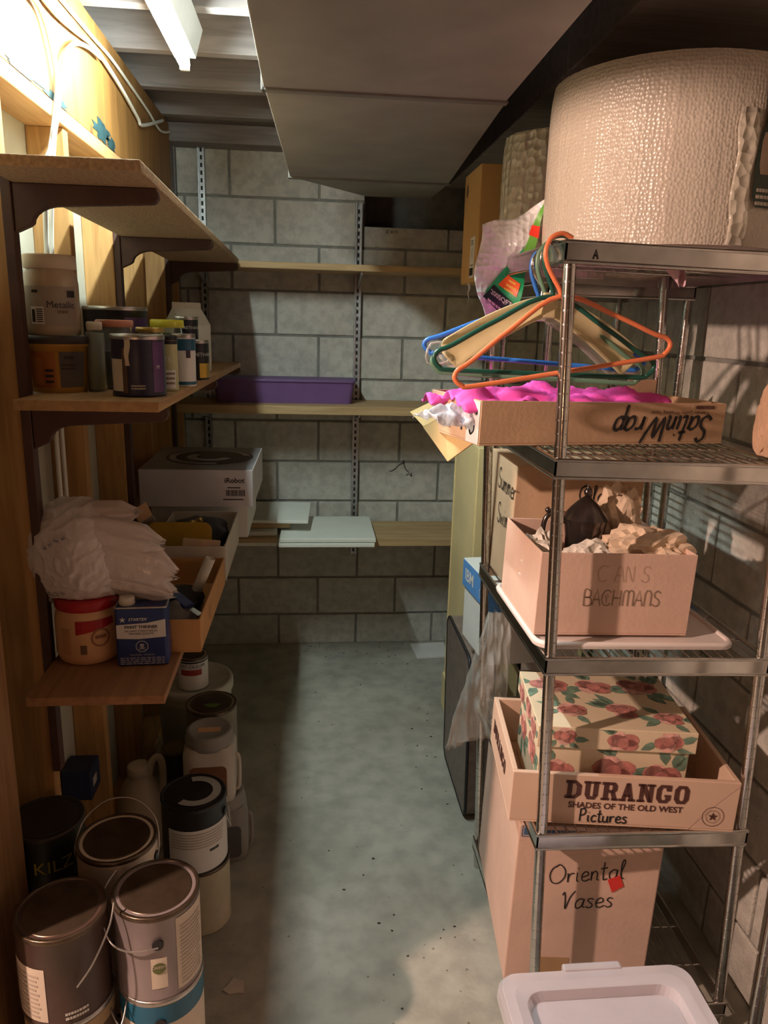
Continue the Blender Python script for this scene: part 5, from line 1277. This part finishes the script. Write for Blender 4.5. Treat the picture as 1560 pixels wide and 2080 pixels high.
for i, (lab, z, x0, x1, y0, y1, m_) in enumerate((('bottom pale plank at the left of the white boards', .6790, -.56, -.142, 3.28, 3.62, M_wb), ('middle plank in the stack left of the white boards', .6990, -.56, -.145, 3.26, 3.60, M_pineX), ('top plank in the stack left of the white boards', .7190, -.57, -.150, 3.30, 3.64, M_wb))):
    t = thing('loose_plank', lab, 'board', ((x0 + x1) / 2, (y0 + y1) / 2, z), (0, 0, .02 * (i - 1)), 'planks on the low shelf')
    obj('board', MB().box(-(x1 - x0) / 2, (x1 - x0) / 2, -(y1 - y0) / 2, (y1 - y0) / 2, 0, .0185), m_, t, .002)
t = thing('wood_block', 'short wooden offcut between the planks and the tilted board', 'board', (-.22, 3.42, .7385), (0, 0, .05))
obj('board', MB().box(-.13, .13, -.06, .06, 0, .040), M_pineX, t, .004)
t = thing('tilted_board', 'pale board lying tilted on the wooden offcut', 'board', (-.235, 3.47, .781), (.07, 0, -.05))
obj('board', MB().box(-.21, .235, -.14, .14, 0, .014), M_wb, t, .002)
# outlet box low on the stud wall
t = thing('outlet_box', 'dark blue electrical box fixed to the stud above the paint cans', 'outlet', (-.640, 1.965, .385))
obj('box_body', MB().box(-.045, .035, -.03, .060, -.045, .045), mat('outlet_blue', (0.016, 0.022, 0.06), .5), t, .004)
obj('label', MB().box(.0351, .0358, -.012, .022, -.012, .014), M_lab_pale, t)
# ---------------------------------------------------------------- floor: paint cans and jugs
G = 0.0825; GHt = 0.190
M_lil = mat('can_lilac_grey', (0.30, 0.25, 0.25), .3, .25, var=.08)
M_choc = mat('can_chocolate', (0.075, 0.045, 0.035), .35, var=.2)
M_paleb = mat('label_cream', (0.70, 0.60, 0.48), .6, var=.05)
M_bluec = mat('can_blue', (0.02, 0.13, 0.22), .35, var=.1)
M_print = mat('fine_print', (0.50, 0.42, 0.35), .6)
def fine_print(par, R, a0, a1, z0, z1, n):
    mb = MB()
    for k in range(n):
        z = z0 + (z1 - z0) * k / n; cyl_patch(mb, R + .0012, a0, a1 - .1 * random.random(), z, z + (z1 - z0) / n * .45)
    obj('small_print', mb, M_print, par, kind='stuff')
ax, ay = -.300, 1.305
can('hidden bottom can under the blue banded can in the front stack', (ax, ay, 0), G, GHt, M_choc)
B = can('white paint can with a blue band directly under the grey front can', (ax + .002, ay - .002, GHt + .001), G, GHt, M_paleb, M_tin, 0.0, (('blue_band', -PI, PI, .135, .180, M_bluec),), ())
bail(B, G, [(.012, -.0865, .135), (-.02, -.090, .128), (-.06, -.088, .140), (-.09, -.055, .165), (-.100, -.01, .182)], ((.15, .140),))
A = can('grey paint can with a round green badge on top of the front stack', (ax, ay, 2 * GHt + .002), G, GHt, M_lil, M_lidb, 0.0,
        (('cream_label', .62, 1.75, .012, .176, M_paleb), ('badge_panel', .02, .38, .030, .100, M_paleb)), ())
fine_print(A, G, .72, 1.5, .02, .16, 16)
mb = MB()
for i in range(24):
    a, b_ = 2 * PI * i / 24, 2 * PI * (i + 1) / 24
    mb.add([wrapP(.20, .077, G + .0014), wrapP(.20 + .15 * math.cos(a), .077 + .0125 * math.sin(a), G + .0014), wrapP(.20 + .15 * math.cos(b_), .077 + .0125 * math.sin(b_), G + .0014)], [(0, 1, 2)])
bd = obj('green_badge', mb, mat('badge_green', (0.13, 0.15, 0.05), .5), A)
mb = MB(); cyl_text(mb, 'GREEN', .0085, G + .0022, .20, .080); obj('lettering', mb, M_paleb, bd)
bail(A, G, [(.018, -.0855, .128), (-.03, -.092, .128), (-.068, -.082, .140), (-.094, -.045, .160), (-.104, .0, .176), (-.098, .03, .186), (-.09, .055, .190)], ((.20, .132),))
cx_, cy_ = -.468, 1.262
can('hidden bottom can in the stack by the stud', (cx_, cy_, 0), G, GHt, M_choc)
Dn = can('tan topped paint can beneath the dark brown can by the stud', (cx_ + .003, cy_, GHt + .001), G, GHt, M_choc, M_tin, 0.0, (('tan_band', -PI, PI, .150, .180, mat('band_tan', (0.40, 0.27, 0.14), .5)), ('cream_label', -1.5, -.25, .010, .150, M_paleb)), ())
bail(Dn, G, [(.05, -.0855, .140), (.065, -.084, .132), (.105, -.055, .150), (.112, -.02, .178)], ((.45, .140),))
Cn = can('dark brown paint can with a cream side label by the stud', (cx_, cy_, 2 * GHt + .002), G, GHt, M_choc, M_lidb, 0.0, (('cream_label', -1.5, -.12, .012, .130, M_paleb),), ())
obj('small_print', cyl_bars(MB(), G + .0012, .25, .75, .026, .006, 4, 2, 1.7), M_wht, Cn, kind='stuff')
fine_print(Cn, G, -1.4, -.25, .02, .12, 10)
bail(Cn, G, [(.045, -.078, .085), (.075, -.070, .13), (.100, -.045, .185), (.104, -.02, .215)], ())
ex, ey = -.412, 1.462
for k in range(2): can(('white paint can in the middle of the stack behind the grey can', 'hidden bottom can of the stack behind the grey can')[1 - k], (ex, ey, k * (GHt + .001)), G, GHt, M_paleb)
E_ = can('white paint can with a brown lid and raised wire handle', (ex, ey, 2 * GHt + .002), G, GHt, M_paleb, M_lidb)
bail(E_, G, [(-.085, -.01, .150), (-.088, .0, .175), (-.075, .03, .215), (-.03, .055, .245), (.03, .055, .245), (.075, .03, .215), (.088, .0, .175), (.085, -.01, .150)], ((-1.45, .150), (1.45, .150)))
kx, ky = -.585, 1.540
for k in range(2): can(('hidden can in the middle of the dark green stack', 'hidden bottom can of the dark green stack')[1 - k], (kx, ky, k * (GHt + .001)), .080, GHt, M_choc)
can('dark green primer can with yellow lettering against the stud wall', (kx, ky, 2 * GHt + .002), .080, GHt, mat('can_darkgreen', (0.022, 0.024, 0.014), .4, var=.2), mat('lid_smoky', (0.05, 0.04, 0.03), .4, .4), 0.0, (('tan_smudge', -1.0, -.25, .045, .090, mat('smudge_tan', (0.16, 0.10, 0.06), .6)),), (('KILZ', .042, .45, .118, mat('kilz_yellow', (0.42, 0.36, 0.03), .5)),))
# stack with the black rimmed can
fx_, fy_ = -.315, 1.868
FR, FHt = .0870, .200
Gc = can('plain cream can at the bottom of the black lidded stack', (fx_ + .012, fy_, 0), .080, FHt, mat('can_cream_old', (0.52, 0.46, 0.32), .6, var=.12), M_lidb)
Fc = can('paint can with a black lid and white spill on top of the cream can', (fx_, fy_, FHt + .001), FR, FHt, M_blk, M_blk, 0.0, (('white_label', -.72, 2.1, .008, .140, M_wht),), ())
obj('small_print', cyl_bars(MB(), FR + .0012, .6, .95, .070, .008, 4), M_blk, Fc, kind='stuff')
fine_print(Fc, FR, -.6, 1.2, .085, .135, 6)
mb = MB(); disc(mb, .006, .004, .046, .068, FHt + .0024, 0, 30, -2.2, 1.9); obj('paint_spill', mb, mat('spill_white', (0.50, 0.48, 0.45), .5), Fc)
bail(Fc, FR, [(.086, -.02, .150), (.094, -.015, .12), (.098, .0, .09), (.094, .02, .10), (.088, .035, .13)], ((1.35, .155),))
# square plastic paint jugs
def square_jug(label, loc, rz, mb_, ml, panel):
    t = thing('paint_jug', label, 'paint jug', loc, (0, 0, rz), 'square plastic paint jugs')
    obj('jug_body', MB().lathe([(.070, 0), (.077, .005), (.079, .03), (.079, .135), (.072, .152), (.064, .160)], 40, sq=5.0), mb_, t)
    obj('screw_lid', MB().lathe([(.068, .152), (.074, .155), (.074, .172), (.070, .175), (.070, .190), (.066, .194), (.058, .194), (.056, .191), (.0001, .191)], 40), ml, t)
    obj('side_panel', MB().prism(rrect(-.054, .054, .020, .118, .014), (0, -.0776, 0), (1, 0, 0), (0, 0, 1), (0, -1, 0), .0026), panel, t, .001)
    obj('handle', MB().tube(smooth_path([(.074, -.03, .130), (.088, -.034, .122), (.090, -.034, .070), (.087, -.034, .030), (.074, -.03, .022)], 4), .006, 8), mb_, t)
    t.scale = (1, 1, 1.13)
    return t
M_jugg = mat('jug_grey', (0.30, 0.28, 0.25), .5, var=.1)
M_jugw = mat('jug_white', (0.58, 0.52, 0.44), .5, var=.08)
square_jug('lower grey plastic paint jug standing on the floor by the aisle', (-.275, 2.150, 0), .15, M_jugg, M_jugg, mat('panel_smoke', (0.11, 0.10, 0.10), .4))
hj = square_jug('upper pale plastic paint jug with a brown panel and grey lid', (-.305, 2.140, .2205), .05, M_jugw, M_jugg, mat('panel_rust', (0.22, 0.09, 0.045), .5, var=.2))
obj('lid_sticker', MB().box(-.034, .034, -.018, .008, .1912, .1920), M_tan, hj)
for k, (lab, ml) in enumerate((('lower brown gallon can behind the plastic paint jugs', None), ('upper brown gallon can with a green paint blot on its lid', M_lidb))):
    jc = can(lab, (-.325, 2.345, k * .208), .0825, .207, mat('can_brownish', (0.26, 0.20, 0.13), .45, .3, var=.15), ml)
obj('green_blot', MB().prism([(.022 * (1 + .35 * math.sin(3 * a)) * math.cos(a), .016 * (1 + .3 * math.cos(2 * a)) * math.sin(a)) for a in [2 * PI * i / 20 for i in range(20)]], (.005, -.02, .2078), (1, 0, 0), (0, 1, 0), (0, 0, 1), .0008), mat('blot_green', (0.12, 0.22, 0.04), .5), jc)
# bucket and the small enamel can on it
t = thing('plastic_bucket', 'white plastic bucket with a snap lid behind the paint cans', 'bucket', (-.425, 2.630, 0))
M_buck = mat('bucket_white', (0.60, 0.56, 0.46), .45, var=.05)
obj('bucket_body', MB().lathe([(.112, 0), (.116, .004), (.130, .30), (.135, .302), (.135, .330), (.130, .345)], 48), M_buck, t)
obj('lid', MB().lathe([(.139, .330), (.143, .333), (.143, .360), (.139, .368), (.130, .370), (.126, .362), (.0001, .361)], 48), M_buck, t)
bail(t, .135, [(.134, -.02, .30), (.150, -.03, .26), (.10, -.13, .17), (0, -.165, .14), (-.10, -.13, .17), (-.150, -.03, .26), (-.134, -.02, .30)], ())
can('small white enamel can with a red banded label on the bucket lid', (-.420, 2.585, .3635), .0535, .120, M_wht, M_lidb, 0.0, (('red_band', -.7, .75, .058, .080, mat('band_red', (0.35, 0.05, 0.04), .5)), ('dark_top', -PI, PI, .104, .110, M_blk)), (('RUST-OLEUM', .018, 0.0, .092, M_blk),))
# jug
t = thing('bleach_jug', 'off-white plastic jug with a moulded handle behind the paint cans', 'jug', (-.535, 2.185, 0))
M_jug = mat('jug_offwhite', (0.60, 0.50, 0.38), .45, var=.06)
obj('jug_body', MB().lathe([(.060, 0), (.068, .006), (.070, .03), (.070, .15), (.062, .20), (.045, .235), (.032, .252), (.029, .262)], 36), M_jug, t)
obj('cap', MB().lathe([(.032, .258), (.035, .260), (.035, .288), (.032, .291), (.0001, .291)], 28), M_jug, t)
obj('handle', MB().tube(smooth_path([(.030, .0, .252), (.042, .0, .300), (.058, .0, .318), (.072, .0, .300), (.074, .0, .24), (.068, .0, .18)], 5), .011, 10), M_jug, t)
can('olive lidded round can in the dark behind the bleach jug', (-.455, 2.36, 0), .045, .245, M_choc, mat('lid_olive', (0.20, 0.16, 0.06), .5))
# scraps on the floor
def scrap(name, label, loc, r, seed, m_, cat='paper scrap', th=.001):
    r2 = random.Random(seed); pts = [((r * (.5 + .6 * r2.random())) * math.cos(2 * PI * i / 9), (r * (.5 + .6 * r2.random())) * math.sin(2 * PI * i / 9)) for i in range(9)]
    o = obj(name, MB().prism(pts, (0, 0, 0), (1, 0, 0), (0, 1, 0), (0, 0, 1), th), m_); tag(o, label, cat); o.location = loc
scrap('paper_scrap', 'torn white paper scrap on the floor beside the front cans', (-.185, 1.615, .001), .032, 3, mat('scrap_white', (0.60, 0.52, 0.44), .8), th=.003)
mb = MB(); r2 = random.Random(12)
for i in range(60):
    x, y = r2.uniform(-.2, .50), r2.uniform(1.5, 3.7)
    if i < 14: x, y = r2.uniform(.1, .5), r2.uniform(1.55, 2.1)
    elif i < 50: x, y = r2.choice(((r2.uniform(.4, .55), r2.uniform(2.2, 3.3)), (r2.uniform(-.1, .5), r2.uniform(3.55, 3.74))))
    r = r2.uniform(.0015, .005); n = 6; a0 = r2.random() * 6
    pts = [(r * (.4 + r2.random()) * math.cos(a0 + 2 * PI * k / n), r * (.3 + .5 * r2.random()) * math.sin(a0 + 2 * PI * k / n)) for k in range(n)]
    mb.prism(pts, (x, y, .0004), (1, 0, 0), (0, 1, 0), (0, 0, 1), .0025)
o = obj('floor_grit', mb, mat('grit_dark', (0.06, 0.05, 0.04), .9, var=.5), kind='stuff'); tag(o, 'dark grit and crumbs scattered over the concrete floor', 'grit')
